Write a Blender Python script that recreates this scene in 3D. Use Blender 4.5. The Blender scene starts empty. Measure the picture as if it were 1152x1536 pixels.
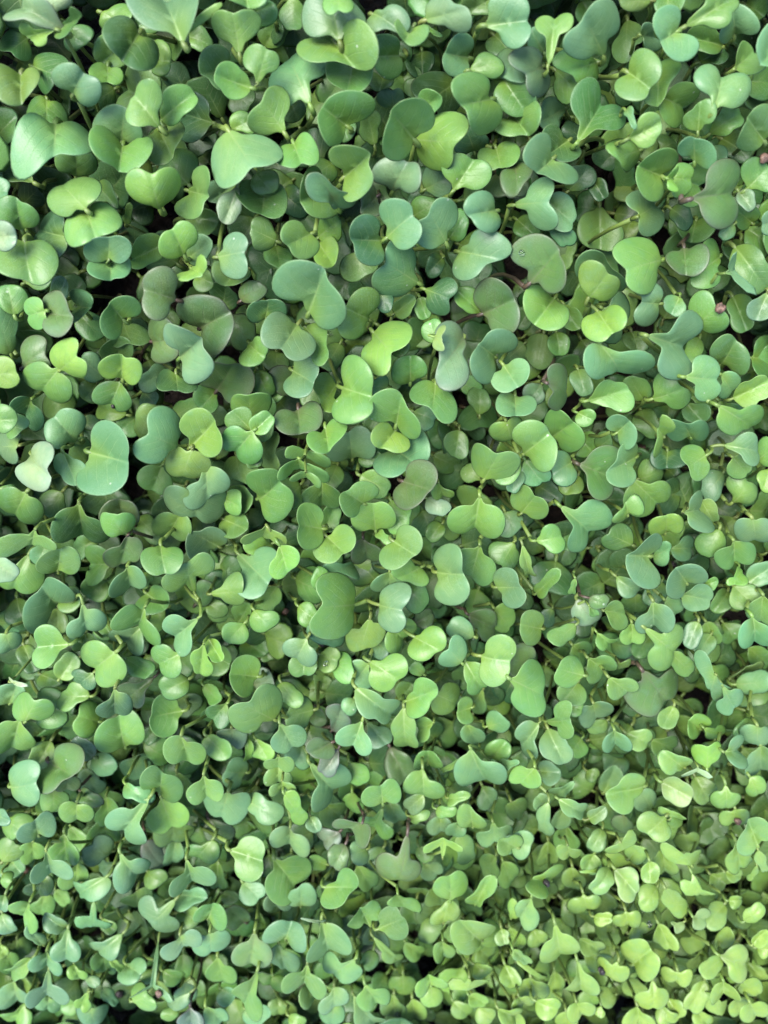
import bpy, math, random
import numpy as np
from mathutils import Vector

random.seed(7)
rng = np.random.default_rng(7)
scene = bpy.context.scene
col = scene.collection

# ---------------------------------------------------------------- camera, sky, sun, exposure
W, H, F = 1152.0, 1536.0, 1110.0           # photo size and focal length in photo pixels
CAM_H = 0.24                               # camera height above the canopy top (metres)
PITCH = math.radians(16.0)
cam_d = bpy.data.cameras.new('camera')
cam_d.sensor_fit = 'VERTICAL'
cam_d.sensor_height = 36.0
cam_d.lens = 36.0 * F / H
cam_d.clip_start, cam_d.clip_end = 0.01, 50.0
cam_d.dof.use_dof = True
cam_d.dof.focus_distance = 0.252
cam_d.dof.aperture_fstop = 9.0
cam = bpy.data.objects.new('camera', cam_d)
cam.location = (0, 0, CAM_H)
cam.rotation_euler = (-PITCH, 0, 0)
col.objects.link(cam)
scene.camera = cam

SUN_EL, SUN_AZ = math.radians(62), math.radians(312)      # azimuth clockwise from +Y (top of the photo)
world = bpy.data.worlds.new('World')
scene.world = world
world.use_nodes = True
wn = world.node_tree.nodes
bg = wn['Background']
sky = wn.new('ShaderNodeTexSky')
sky.sky_type = 'NISHITA'
sky.sun_disc = False
sky.sun_elevation = SUN_EL
sky.sun_rotation = SUN_AZ
sky.air_density = 1.0
sky.dust_density = 1.0
world.node_tree.links.new(sky.outputs[0], bg.inputs[0])
bg.inputs[1].default_value = 0.135
sun_d = bpy.data.lights.new('sun', 'SUN')
sun_d.energy = 2.8
sun_d.angle = math.radians(38)
sun_d.color = (1.0, 0.975, 0.94)
sun = bpy.data.objects.new('sun', sun_d)
sv = Vector((math.sin(SUN_AZ) * math.cos(SUN_EL), math.cos(SUN_AZ) * math.cos(SUN_EL), math.sin(SUN_EL)))
sun.rotation_euler = sv.to_track_quat('Z', 'Y').to_euler()
sun.location = sv * 3
col.objects.link(sun)

scene.view_settings.view_transform = 'Standard'
scene.view_settings.look = 'None'
scene.view_settings.gamma = 1
scene.view_settings.exposure = 1.78
scene.cycles.max_bounces = 6
scene.cycles.transmission_bounces = 8

DATA = '''
T 0 0
-1 p 60 30 70 170 45 58 235 100 / -1 g 345 50 26 290 130 30 240 130 / 0 y 110 130 36 180 172 26 235 130 # tall out-of-focus grey-purple seedling with dark purple stem in the top left corner | purple-stemmed seedling in the top left corner
1 w 200 0 40 260 5 40 225 70
2 d 60 170 55 95 215 45 120 160
1 g 350 150 48 310 180 40 280 130
0 y 50 380 75 125 375 62 85 310
2 d 195 265 58 175 340 50 130 280
0 b 280 335 58 375 405 58 300 425
1 y 430 315 46 500 335 36 465 290
1 l 455 215 55 500 260 45 520 200
0 d 520 145 80 620 235 74 600 140
1 y 700 220 40 700 300 38 660 260
-1 b 680 60 92 800 70 84 775 150 / -1 y 870 85 28 740 180 24 790 155 # blue-green seedling with purple midrib and stem, one thin leaf sideways, near the top edge | purple-midrib seedling at the top
0 l 970 115 68 1055 115 66 1035 235
0 l 1010 -10 55 1120 -5 50 1060 -50
1 g 920 270 66 950 350 50 1000 300
0 l 975 325 58 1015 372 62 1082 380 / 0 l 1110 255 62 1165 265 45 1110 365
0 l 630 425 72 605 490 62 690 550 / 1 l 780 430 68 745 490 52 690 520
2 l 620 360 78 560 450 60 680 440
1 l 740 585 66 690 650 60 680 545
0 b 140 580 95 335 575 92 240 495 # wide silvery blue-green seedling like a bow, below the top left corner | wide silvery bow-shaped seedling upper left
1 b 485 530 74 570 565 58 520 615
0 l 455 648 70 588 690 65 530 610
2 t 850 460 62 840 555 65 915 530
3 d 880 400 75 940 440 50 970 530
0 b 975 670 100 1115 630 85 985 560 # broad bluish three-cornered leaf right of the lime heart in the upper left | broad bluish leaf upper left
1 l 1040 520 45 1080 540 40 1000 560
2 g 770 700 80 730 760 60 810 790
1 l 885 770 52 825 900 52 800 820
2 g 290 700 55 370 720 55 330 780
0 l 335 800 76 245 845 68 350 888 / 0 l 330 975 72 440 935 72 360 888 # light green seedling with both heart leaves open like a clover, left upper area | open clover seedling upper left
0 y 620 840 70 715 830 72 695 928 # lime-green heart-shaped leaf right of the open clover seedling upper left | lime heart upper left
2 g 450 830 50 480 870 40 420 800
1 g 35 920 60 120 930 55 90 1015
1 t 215 960 55 190 1050 72 260 1020
-1 w 20 1000 50 30 1040 45 -30 1020
0 l 60 1110 90 165 1130 85 100 1040
0 b 430 1070 58 515 1065 56 470 1110 / 0 b 435 1175 55 520 1155 48 475 1110
2 l 640 1080 65 590 1120 50 700 1060
0 y 740 1065 58 800 1020 56 798 1110
2 l 890 960 60 850 930 45 800 940
1 b 870 1060 50 850 1100 45 820 1110
0 b 1015 1050 52 1005 1140 60 930 1110
1 p 990 890 55 985 930 40 1030 800 / 2 b 930 830 45 960 860 35 1030 790
2 g 10 520 60 30 580 50 -30 600
2 d 10 680 70 60 740 60 150 790
1 b 0 800 35 5 850 30 -40 820
3 t 120 830 50 150 860 40 100 880
3 t 760 330 55 790 360 40 800 400
2 l 520 60 55 470 100 45 430 50
2 y 555 900 18 550 960 18 530 1000
2 g 1120 80 50 1140 40 40 1180 90
2 g 160 465 60 240 480 50 200 430
3 d 440 390 50 470 430 40 500 380
3 d 1030 440 50 1060 420 45 1000 400
2 g 650 100 50 620 60 50 700 40
2 l 850 160 50 880 190 40 800 150
3 d 480 760 80 520 830 60 450 850
T 376 0
1 g 60 60 55 30 20 45 0 60
1 g 180 60 58 185 100 40 180 -20
0 b 300 50 85 415 50 80 385 165
-1 l 350 0 40 410 0 40 380 -40
0 l 300 230 72 478 205 80 365 185
1 b 230 230 90 135 345 75 240 415
1 g 400 330 70 460 350 70 440 285
1 g 570 210 65 585 275 65 640 240
2 g 540 360 35 590 360 30 570 340
0 b 530 90 50 620 68 50 510 40
0 l 650 140 42 710 170 45 700 120
1 l 760 118 13 805 148 13 700 105
0 b 810 40 62 890 80 60 740 90
1 l 970 10 55 1020 30 40 1050 -10
0 b 1120 50 85 1150 140 70 1005 110
1 b 895 200 55 870 275 56 950 250
1 l 1020 270 52 1050 290 48 940 300
0 l 962 375 76 1020 500 78 1050 425 # plump light green figure-eight seedling right of the big lime clover at the top | figure-eight seedling upper middle
1 b 1110 270 60 1160 310 55 1130 220
1 g 1130 410 75 1160 430 75 1090 340
1 l 1115 565 45 1215 510 60 1120 480
0 l 110 445 66 60 520 70 150 580
2 g 200 470 40 180 500 35 170 420
0 g 405 455 78 325 550 70 420 545
1 l 420 560 40 400 580 30 400 530
2 l 520 510 45 510 570 40 540 640
0 l 688 482 82 615 588 80 705 600 / 1 y 820 560 86 770 660 80 705 602 # big bright lime seedling with four rounded lobes like a clover, upper middle | big lime clover upper middle
1 g 780 430 52 760 470 40 720 480
2 b 590 430 42 640 430 35 620 480
2 d 800 370 80 860 420 70 880 360
0 l 165 670 58 235 645 54 178 602
0 l 440 662 70 478 772 68 400 768
0 p 605 735 62 690 765 62 590 845 # blue-grey heart leaf with dark purple veins below the big lime clover | purple-veined heart upper middle
2 b 790 770 60 820 810 45 750 820
1 l 895 725 66 970 750 68 875 825
2 t 920 600 60 980 610 45 970 660
1 l 1030 690 45 1110 665 55 1060 640
2 o 1060 800 55 1130 780 60 1060 740
1 l 250 790 64 305 885 64 340 800
0 p 290 805 52 395 868 52 350 850
1 o 505 850 40 515 915 40 545 850
1 g 70 780 50 40 800 40 10 740
1 g 20 865 75 90 890 68 60 800
3 t 170 860 60 200 890 50 130 830
1 l 45 990 52 60 1035 52 110 1040
0 l 178 1010 56 230 1065 58 262 1010
1 y 335 960 55 340 1010 50 290 1030
1 y 335 1085 50 330 1130 45 300 1060
0 t 478 990 64 505 1085 60 580 1040
0 b 630 920 66 678 1008 66 580 1030
0 b 835 930 68 770 1010 66 845 1050
1 g 890 960 50 890 1010 40 850 1040
2 g 740 900 55 790 890 40 700 930
0 b 1002 880 58 1030 950 56 1075 905
0 b 1025 1055 68 935 1145 72 880 1080
1 b 665 1120 72 630 1230 80 735 1230
3 d 650 230 50 650 270 40 600 200
3 g 90 150 60 120 110 50 60 200
3 d 640 20 50 700 30 45 660 -30
2 g 1070 200 50 1100 170 45 1050 150
2 l 750 400 50 700 380 40 760 450
3 d 720 290 50 760 270 40 740 220
3 d 560 700 60 520 660 50 600 660
2 g 330 740 50 300 720 45 360 700
3 g 640 350 60 690 350 50 660 300
2 g 100 1100 45 140 1120 45 110 1060
3 g 220 930 60 260 950 50 200 880
T 752 0
0 l 195 110 48 262 100 46 205 255
1 b 155 150 40 150 190 40 190 230
0 p 125 250 58 178 352 56 195 280 # dusty mauve-grey two-lobed leaf near the top right | mauve-grey leaf near the top right
0 b 455 80 82 350 195 68 462 260
1 l 340 250 62 395 320 56 440 260
0 l 620 295 72 565 385 64 545 305
1 l 710 310 60 650 405 58 680 350
1 l 772 408 58 735 485 62 710 425
0 b 700 105 64 755 208 66 755 140
1 b 620 120 25 640 190 38 600 150
0 l 960 -20 80 930 70 55 795 110
1 b 970 135 42 1050 80 50 1015 165
1 g 740 20 60 700 40 40 720 -30
1 l 560 0 50 600 10 40 650 0
2 g 370 60 55 400 90 45 350 0
2 g 860 160 60 900 190 50 970 200
2 d 900 230 50 940 240 45 860 260
0 b 905 330 66 1010 385 74 930 462 # large pale blue-green leaf with a deep notch in the top right part | large notched leaf top right
0 l 880 480 50 830 515 45 850 570
1 l 1000 500 55 960 540 45 900 570
0 b 1135 205 62 1170 290 55 1200 200
1 l 1040 240 55 1060 280 50 1000 300
2 g 1110 380 60 1140 330 50 1060 350
0 l 1065 590 62 1140 520 66 1140 610
0 b 798 620 44 868 648 56 835 690
0 y 640 540 56 615 585 50 555 600
-1 b 548 475 24 572 535 16 530 450
1 d 360 460 75 455 525 68 330 615
2 b 215 470 50 205 540 40 290 460
1 l 295 310 52 270 385 50 220 290
0 b 140 665 58 245 765 58 230 680
1 d 200 620 55 270 670 48 300 600
2 t 320 770 55 370 760 45 290 830
2 d 340 590 45 300 560 40 370 620
0 b 150 815 56 160 935 60 35 885
1 b 250 895 62 265 940 62 190 860
2 g 100 980 50 130 1000 40 60 940
0 l 664 688 64 618 788 66 690 760
1 l 540 640 52 570 690 48 600 650
1 b 620 860 55 668 945 60 600 930
-1 y 742 735 22 728 808 20 720 770 / 0 l 800 735 40 785 810 42 750 770 / 1 l 830 750 55 805 832 55 760 770 # three leaves nested one in another beside the big purple-edged olive leaf, upper right | nested three-leaf seedling upper right
0 o 975 765 84 955 905 82 862 850 # big olive leaf with purple rim and purple seam, near the right edge | big olive purple-rimmed leaf upper right
1 g 1090 740 60 1150 770 60 1060 820
1 p 1050 860 40 1070 890 30 1030 830
1 b 990 990 35 970 1010 25 1010 970
3 l 400 1000 80 450 1020 70 425 890
3 y 530 1010 45 550 990 40 560 960
3 g 520 740 50 540 830 50 500 900
0 l 610 1085 78 630 1200 68 715 1115
0 o 165 1080 80 245 1180 76 120 1225
1 b 385 1125 62 490 1200 52 430 1210
1 b 280 1030 45 250 1000 40 240 950
1 o 755 1150 52 835 1140 58 790 1065
1 l 905 1090 60 890 1200 50 950 1110
0 b 962 1090 20 1035 1255 30 970 1180
1 g 1060 1130 75 1110 1200 70 1010 1060
2 g 1110 1050 70 1150 1020 50 1060 980
0 b 1150 940 30 1160 990 30 1180 960
2 t 770 920 45 790 950 40 740 900
2 b 935 670 45 920 700 40 900 650
3 d 440 680 50 470 700 40 500 650
2 t 420 810 40 430 840 35 400 780
2 g 520 200 50 560 130 50 540 60
2 g 1080 60 40 1110 20 50 1050 10
2 d 50 720 60 90 770 50 20 780
1 o 40 780 50 90 740 48 60 720
3 g 740 640 40 730 600 40 700 640
3 d 1000 620 60 1040 660 50 960 600
2 g 1090 430 60 1110 330 50 1060 380
2 g 1060 920 45 1040 950 40 1080 960
3 g 860 1000 55 800 1000 50 840 960
T 0 380
1 g 60 200 62 30 180 50 60 260
1 t 270 130 38 265 170 38 240 190
1 t 365 195 40 350 270 38 330 230
0 l 140 235 44 152 290 44 190 250 / 0 o 250 222 58 262 308 58 195 258
0 g 528 215 58 470 280 56 530 285
0 o 692 125 68 670 222 60 775 205
1 o 870 245 80 942 355 78 850 328
0 w 780 345 66 865 478 66 765 465 # silvery pale two-lobed leaf lying over a big olive leaf, left of centre | silvery leaf over olive leaf
2 o 1040 320 60 1050 370 55 985 260
1 o 685 330 60 700 430 46 640 385
1 g 505 342 50 590 348 52 535 310
1 l 480 400 45 540 400 45 510 450
0 y 478 485 54 568 505 50 525 550
2 b 385 470 48 400 510 46 470 545
1 g 465 600 52 525 630 55 515 565
2 l 380 590 42 400 610 38 420 560
2 y 430 680 36 490 685 40 520 700
0 y 255 445 56 318 512 46 250 510 / 0 l 150 545 66 240 595 64 250 500
0 o 125 415 56 150 490 50 80 500
0 b 20 310 65 20 400 55 50 440
0 y 10 510 65 30 530 55 -40 530
1 t 88 640 40 155 695 44 130 640
0 l 5 700 52 20 740 38 -40 720 / 1 l 75 730 38 60 770 30 40 740
1 b 15 800 45 20 870 42 70 830
1 b 310 730 62 245 780 55 345 835
0 b 280 915 45 325 950 55 275 865
0 w 172 868 58 132 960 64 110 868 # whitish leaf with thin purple rim and two rounded lobes near the left edge | whitish purple-rimmed leaf at left
0 b 505 815 86 470 960 92 385 860 # very large bluish saddle-shaped leaf in the left middle | large bluish saddle leaf at left
1 y 360 1000 30 400 1020 30 380 970
1 l 630 710 50 620 770 45 600 820
0 b 735 755 74 668 862 62 795 850 / 0 y 762 920 62 840 935 64 825 862
0 y 868 728 66 918 800 64 822 838
2 l 650 970 55 700 990 48 700 920
0 b 935 985 58 850 1050 56 890 925
0 b 775 1095 66 915 1120 70 840 1050
1 l 1000 1060 40 1010 1100 38 960 1060
1 o 475 1105 44 562 1110 44 520 1145
1 d 285 1165 64 415 1190 66 338 1100
2 g 220 1080 58 240 1100 45 270 1030
1 g 30 1090 62 115 1130 62 100 1055
1 g 30 1045 40 50 1030 30 -20 1020
0 d 715 548 44 815 572 40 760 520
2 b 640 560 45 680 520 40 740 500
2 o 930 510 62 1030 545 78 935 595
2 g 885 620 50 900 660 42 930 600
2 g 790 680 45 830 660 35 760 700
1 l 1090 450 45 1130 400 35 1060 380
1 o 1070 170 50 1100 160 40 1040 200
1 t 1110 245 48 1200 235 45 1150 270
1 l 970 90 55 1030 110 50 1040 40
1 l 880 130 40 890 100 30 850 100
1 l 1040 665 52 1115 655 58 1085 730
0 g 1008 805 54 1075 855 64 1090 775 / 0 l 1125 740 45 1150 720 40 1095 770 / 0 g 1020 722 50 1050 705 40 1085 765
1 l 985 920 48 1065 945 48 1010 870
2 l 1050 1080 50 1040 1030 40 1000 1060
3 t 390 740 40 400 770 30 350 720
3 l 230 650 60 270 640 50 250 600
2 g 1130 560 50 1150 590 40 1110 510
0 y 890 45 28 810 112 28 800 48
2 g 140 60 60 170 110 50 100 130
3 d 310 150 60 330 200 50 280 250
2 g 400 320 60 370 300 50 340 260
3 g 130 330 60 100 280 50 160 370
2 g 570 750 45 540 720 40 600 700
2 l 350 850 45 340 890 40 370 900
3 d 120 760 50 160 780 40 100 740
2 t 640 640 36 660 620 30 620 600
3 d 950 160 45 990 200 40 960 240
T 376 380
-1 b 215 100 92 352 215 92 248 258 # largest pale blue-green leaf, long and saddle-shaped, upper middle of the photo | largest pale saddle leaf
1 l 490 208 60 430 310 60 530 292
0 b 118 332 70 208 402 66 210 295 / 1 l 288 350 48 302 445 42 238 320
1 b 245 490 54 205 575 54 170 500
2 o 135 540 58 150 570 48 190 550
1 y 312 582 46 340 672 38 370 570 / 0 l 458 522 74 442 672 72 372 572 # upright pale green figure-eight leaf with a narrow lime leaf behind, middle of the photo | upright figure-eight leaf in the middle
0 y 612 335 72 530 440 62 520 330
1 t 575 200 42 580 230 30 560 160
2 l 660 240 42 690 200 30 620 260
1 t 828 140 50 792 212 48 740 150
2 g 745 230 40 750 260 30 730 190
-1 k 815 325 22 798 398 22 790 360 / 0 p 868 352 70 880 508 68 930 355 # long grey-green leaf with purple rim and one cream-brown folded margin, middle | long purple-rimmed leaf with cream margin
0 b 1068 372 56 990 478 64 1070 455
0 o 1055 180 80 1105 272 72 995 265 / 1 l 930 190 50 950 220 40 1000 260
1 g 665 510 58 715 495 45 690 560
0 g 745 590 58 840 650 58 800 560 # dark green leaf with a pointed tip folded along its middle, centre of the photo | pointed folded leaf at centre
0 l 585 645 66 690 725 62 628 735 / 0 y 562 788 52 630 820 46 628 765
1 b 720 830 62 605 915 66 600 830
2 b 385 835 55 480 815 62 440 905
0 l 370 780 54 292 832 46 325 770
0 o 162 742 58 258 722 60 205 670 # dull olive-brown leaf with maroon rim left of the centre | olive-brown maroon-rimmed leaf
2 g 30 655 55 70 660 45 40 720
1 l 50 740 48 60 770 40 20 780
0 g 5 860 40 15 900 35 0 820 / 1 l 68 805 42 60 900 40 20 850
1 l 175 850 28 310 890 34 240 850 / 0 l 135 912 32 290 925 36 210 900 / -1 l 190 955 22 290 975 20 240 960 # stack of three leaves seen nearly edge-on, left of centre | edge-on stack of three leaves
0 l 55 975 66 112 1080 66 20 1080
1 g 170 1020 55 190 1060 45 220 1000
1 g 275 1050 56 345 1035 52 310 985
0 l 480 1028 48 415 1082 52 490 1080
1 l 530 990 58 560 1010 50 470 960
0 y 488 1135 56 578 1132 54 540 1205
1 l 640 1110 52 635 1170 50 600 1060
0 o 748 965 66 695 1045 68 655 985 # yellow-olive leaf with brownish rim just above the exact middle | yellow-olive leaf in the middle
1 y 800 1025 28 855 1035 24 820 1010
2 g 885 815 52 895 850 42 900 770
0 l 992 908 62 1088 935 62 1005 985
1 l 1090 790 48 1150 770 45 1110 740
1 b 1100 560 50 1160 520 55 1090 480
2 g 980 620 45 1000 650 40 990 700
0 l 912 1155 66 1032 1165 72 985 1075 # broad smooth light green leaf with a dark purple stalk on top, right of centre | broad purple-stalked leaf
1 w 790 1090 40 830 1100 35 760 1060
1 b 750 720 50 770 690 40 700 680
1 b 560 560 35 540 590 30 590 580
2 g 500 890 35 540 880 30 470 870
2 l 940 950 40 970 940 35 1000 980
2 g 950 570 42 970 590 35 900 560
3 g 840 900 50 870 910 40 800 880
3 g 960 700 55 1030 690 50 1000 640
2 l 260 630 45 240 600 40 280 560
2 l 40 570 60 100 600 50 60 500
2 g 90 460 45 130 470 40 110 430
1 l 640 410 40 660 400 30 600 430
1 l 780 340 45 790 320 40 800 380
2 g 440 60 60 500 40 50 470 -20
3 d 530 110 50 560 60 40 500 80
3 g 620 490 60 600 560 50 580 500
3 d 360 430 50 340 470 40 380 400
3 g 820 800 45 800 760 40 860 740
2 t 800 40 40 790 70 35 830 20
3 g 700 380 55 720 340 50 740 400
2 g 360 960 45 330 1010 40 380 900
2 l 540 700 40 520 740 36 560 660
3 g 600 490 45 560 520 40 630 520
T 752 380
-1 y 398 115 66 455 160 62 380 200 / 0 y 410 322 58 490 278 54 405 235 # bright yellow-green seedling with one heart leaf above another, right upper area | yellow-green double heart upper right
1 b 535 250 52 485 365 52 450 250
0 b 410 468 66 575 478 70 455 420 # wide blue-green bow-shaped leaf right of centre below the double heart | wide blue-green bow right of centre
1 l 450 600 56 510 615 60 370 640
0 b 800 310 64 738 478 64 645 355 # pale blue-green triangular leaf with pointed corners in the right upper part | pale triangular leaf at right
0 b 664 168 44 648 268 52 700 220
1 b 740 220 42 760 240 35 770 190
1 l 855 245 58 915 305 60 830 330
1 g 955 400 56 1020 448 56 945 495
0 b 895 495 60 900 592 54 800 535
1 b 1000 555 40 970 600 35 960 540
1 g 705 580 54 765 635 54 640 645
0 l 992 735 52 1095 712 58 960 670
0 b 1060 820 48 1085 875 46 975 830 / 0 l 830 870 48 860 930 45 890 870
1 l 1020 930 48 1040 900 40 1000 880
1 l 1140 840 40 1150 890 40 1100 900
1 l 1020 1010 45 1065 1050 48 1000 1095
2 b 920 980 50 910 1030 45 970 940
-1 y 715 728 26 672 835 30 700 790 # narrow lime leaf standing nearly edge-on at the right | narrow lime edge-on leaf at right
1 b 755 775 46 860 775 42 820 800
2 t 680 890 44 755 888 46 720 860
0 b 505 720 44 552 778 46 500 775
2 g 440 810 38 450 830 30 420 840
0 b 535 865 48 508 962 52 590 880
1 o 430 895 68 415 995 64 340 912
0 l 132 775 66 188 860 66 82 880
1 l 245 725 58 305 790 60 210 800
0 o 260 535 46 262 645 46 215 570
1 l 360 715 38 380 700 30 330 690
2 y 350 840 45 380 810 40 330 780
0 l 10 940 60 25 930 55 70 890
1 b 60 970 40 50 1010 30 80 920
1 b 130 950 50 170 960 45 100 890
1 b 255 900 48 275 955 50 310 900
1 l 90 1060 50 155 1100 52 85 1125
1 l 600 1070 70 690 1035 56 580 990
2 l 640 950 50 670 960 40 600 980
0 l 585 1090 32 510 1140 36 550 1130
1 b 400 1130 66 325 1240 52 270 1100
0 b 830 1065 38 850 1160 45 800 1120 / 1 l 890 1100 38 900 1140 36 870 1080
1 b 1100 250 48 1140 230 50 1150 170
1 y 1060 600 55 1120 570 50 1000 630
1 y 1135 970 35 1150 1000 35 1160 930
1 l 150 225 66 215 285 62 240 180
2 l 300 280 48 320 300 40 270 220
2 g 100 270 40 90 300 35 130 240
2 g 245 390 48 250 410 40 240 340
3 l 160 410 65 170 440 55 180 350
1 b 20 660 50 105 665 45 60 610
2 p 130 600 40 150 620 35 180 560
3 g 620 720 55 650 760 45 600 680
2 g 560 380 45 600 390 40 570 350
2 l 600 590 50 560 570 40 610 630
2 y 320 1000 40 280 1010 35 330 960
2 t 190 1020 45 230 1050 40 150 1000
3 t 740 960 40 770 980 35 720 930
2 g 1030 230 55 1040 300 50 1000 180
2 g 1130 400 45 1120 500 45 1100 450
2 g 860 700 45 820 690 40 800 650
3 g 500 680 45 540 660 40 470 640
2 g 870 640 40 850 600 36 820 620
3 d 60 430 55 30 450 45 90 400
3 d 460 1080 45 500 1050 40 420 1060
2 g 1000 680 45 960 720 40 940 640
2 l 840 400 40 820 440 36 860 360
2 b 340 540 45 360 580 40 330 500
T 0 760
-1 l 50 145 46 230 145 32 150 100 # long pale leaf bent like a finger at the left edge | long bent pale leaf at left edge
-1 w 10 270 55 40 280 42 -40 230 # nearly white glossy leaf cut off by the left edge | nearly white leaf at left edge
1 l 20 320 60 110 325 64 110 215
0 l 215 235 52 298 222 52 250 280
1 b 180 210 45 160 240 35 200 160
0 l 482 92 48 538 85 46 545 130 / 0 o 495 220 52 573 182 44 550 130 # seedling with one light green leaf and one pinkish-brown edged leaf, left middle | pinkish-brown edged seedling at left
1 l 425 215 52 412 285 50 480 250
2 l 400 350 50 430 360 45 460 320
1 b 522 330 50 590 290 44 550 270
1 y 610 320 30 630 300 25 600 290
0 g 668 235 56 738 232 56 690 155
1 l 715 75 54 785 90 52 770 50
1 b 845 160 56 915 120 52 940 170
1 g 1010 90 52 1040 70 45 980 60
0 l 880 250 46 745 330 48 845 400 / 0 b 765 500 48 800 585 48 850 490 # pale seedling with two pointed leaves on a long visible stem, left of centre | long-stemmed pointed seedling
2 o 880 370 45 870 400 40 850 420
1 l 1005 345 46 1000 395 46 900 380
2 l 930 440 40 960 450 30 900 420
3 d 970 250 50 940 220 45 1000 200
1 b 1090 340 62 1150 250 70 1020 195
0 y 1075 110 38 1210 115 28 1150 90 / 1 y 1110 165 45 1150 190 40 1180 160 / 0 y 1250 210 50 1210 260 45 1210 170 # yellow-green seedling with brown-tipped glossy leaves, just left of centre | yellow-green brown-tipped seedling
0 b 262 345 66 158 440 60 250 440 / 0 b 330 540 45 410 500 50 360 440
1 l 320 390 45 300 420 40 270 400
0 l 545 468 54 660 535 44 620 455 # light green leaf curled round like a hook, lower left of centre | hook-curled leaf
1 b 530 550 48 590 590 46 610 520
0 l 222 565 56 205 638 56 300 595
0 l 402 645 68 470 710 68 478 645
1 l 350 590 35 390 580 35 370 550
1 l 285 700 48 310 670 45 260 740
0 t 340 740 38 385 760 32 400 720
1 l 335 800 44 285 840 46 385 820
1 g 215 840 62 220 910 58 150 860
0 l 92 880 56 165 890 50 110 920 / 0 l 30 990 60 98 1000 60 85 925
1 g 580 690 46 630 705 40 550 660
0 g 695 640 50 735 695 50 770 640
1 g 740 780 58 770 770 50 810 750
1 o 560 790 42 600 820 40 660 740
0 t 462 885 46 528 855 46 495 805
1 l 480 990 68 565 955 62 540 1060
1 y 400 885 46 378 955 48 430 930
1 g 705 865 58 700 935 58 795 880
1 l 1052 695 56 1035 760 52 1120 735
0 y 860 650 36 880 695 42 880 590 / 0 y 925 610 38 945 650 28 900 570 # small yellow seedling with two pointed drooping leaves left of centre | small yellow pointed seedling
2 l 950 690 40 975 640 40 930 650
1 l 1000 545 46 1030 550 44 1060 500
1 l 1120 500 50 1160 490 40 1090 450
0 l 1160 855 66 1065 930 66 1190 930
1 d 930 880 40 960 900 40 980 850
2 l 910 800 34 930 830 30 890 780
0 l 760 1035 52 838 1050 52 790 1010
1 l 920 1030 45 960 1050 48 900 1000
1 p 975 1000 42 1030 1000 38 1000 960
1 y 1080 1040 18 1070 1100 20 1060 1010 / 1 y 1120 1050 38 1150 1060 38 1100 1000
0 o 310 1085 66 205 1190 56 190 1100 # large dull olive leaf with purple rim bent downward, lower left | large dull olive leaf lower left
1 l 190 1060 50 170 1100 45 220 1010
1 p 370 1050 45 340 1030 40 400 1080
1 b 430 1120 52 460 1130 40 400 1090
1 b 30 800 50 90 800 38 40 850
0 w 30 745 14 100 775 12 60 760
1 b 20 600 42 60 590 40 30 560
2 d 80 460 60 110 500 45 60 400
2 d 120 640 45 140 690 40 100 600
2 g 650 985 35 640 1000 30 670 960
2 g 680 1050 55 700 1090 45 620 1030
3 d 700 360 60 740 400 50 800 420
2 p 1130 740 45 1150 770 40 1100 770
2 l 300 960 45 320 940 40 340 920
2 l 210 750 40 240 740 35 190 730
2 l 450 540 40 460 500 40 430 480
2 b 370 160 45 340 190 40 400 150
2 g 700 400 55 660 420 50 640 380
2 g 620 70 45 660 110 45 600 50
3 g 1120 600 50 1080 620 45 1060 580
2 l 1060 480 40 1050 440 40 1030 500
2 g 800 660 45 790 700 40 760 640
3 d 60 700 45 40 740 40 70 660
2 l 240 480 40 260 500 40 250 450
2 b 20 480 40 40 520 36 0 500
T 376 760
0 l 245 45 58 248 125 58 312 95
0 l 408 145 56 338 195 54 325 125
2 o 470 190 45 530 195 42 490 150
0 l 692 148 60 635 212 62 615 150
0 l 555 115 22 590 145 22 540 100
1 l 650 270 50 720 310 38 745 260
0 b 855 230 68 872 360 68 785 290
1 l 935 230 60 1000 270 62 990 170
1 g 1085 205 52 1120 230 50 1140 150
0 b 1105 315 52 1145 385 50 1060 350
0 l 395 362 76 388 500 80 478 425 / 0 b 605 388 60 592 490 58 532 425 # seedling with two upright opposite oval leaves joined by a brown stalk, below centre | opposite oval pair below centre
1 y 450 590 50 520 565 52 515 485
1 l 660 520 50 620 585 48 600 510 / 0 y 788 572 55 735 615 54 700 562
1 l 300 330 38 310 300 32 330 350
2 g 240 310 52 245 370 52 180 310
1 b 350 260 26 450 280 38 480 240
1 b 560 320 40 640 330 36 600 290
1 g 710 370 55 720 410 52 660 330
2 o 750 485 40 765 470 30 720 500
1 b 310 550 52 380 580 42 300 500
0 b 185 615 46 238 650 48 238 580 / 1 g 210 690 46 250 690 40 238 600
1 y 330 670 45 350 640 35 300 640
1 l 385 670 48 400 720 44 350 660
0 y 620 695 58 568 745 58 505 668 / 1 b 460 700 42 490 750 42 510 680 # lime heart leaf with a darker leaf tucked behind, below the opposite oval pair | lime heart below centre
0 b 510 845 56 595 880 58 470 800
1 b 425 860 34 430 880 28 450 830
0 l 765 782 54 722 850 52 665 845
1 l 880 815 48 845 865 50 805 815
1 l 920 850 34 920 910 32 950 870
0 b 905 622 42 865 675 44 915 680
1 b 890 530 50 920 540 42 970 570
0 l 1080 615 64 1055 710 64 985 650 / 0 l 970 720 48 980 780 46 930 680 # pale green seedling with one tall leaf and one round leaf, lower right of centre | tall pale seedling right of centre
2 o 1000 480 52 1020 530 45 960 480
2 l 1100 470 50 1090 510 40 1060 450
0 l 660 955 52 672 1030 54 655 890 # long oval pale lime leaf with a faint purple rim, lower middle | long oval lime leaf lower middle
1 l 755 930 32 750 980 30 780 940
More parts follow.
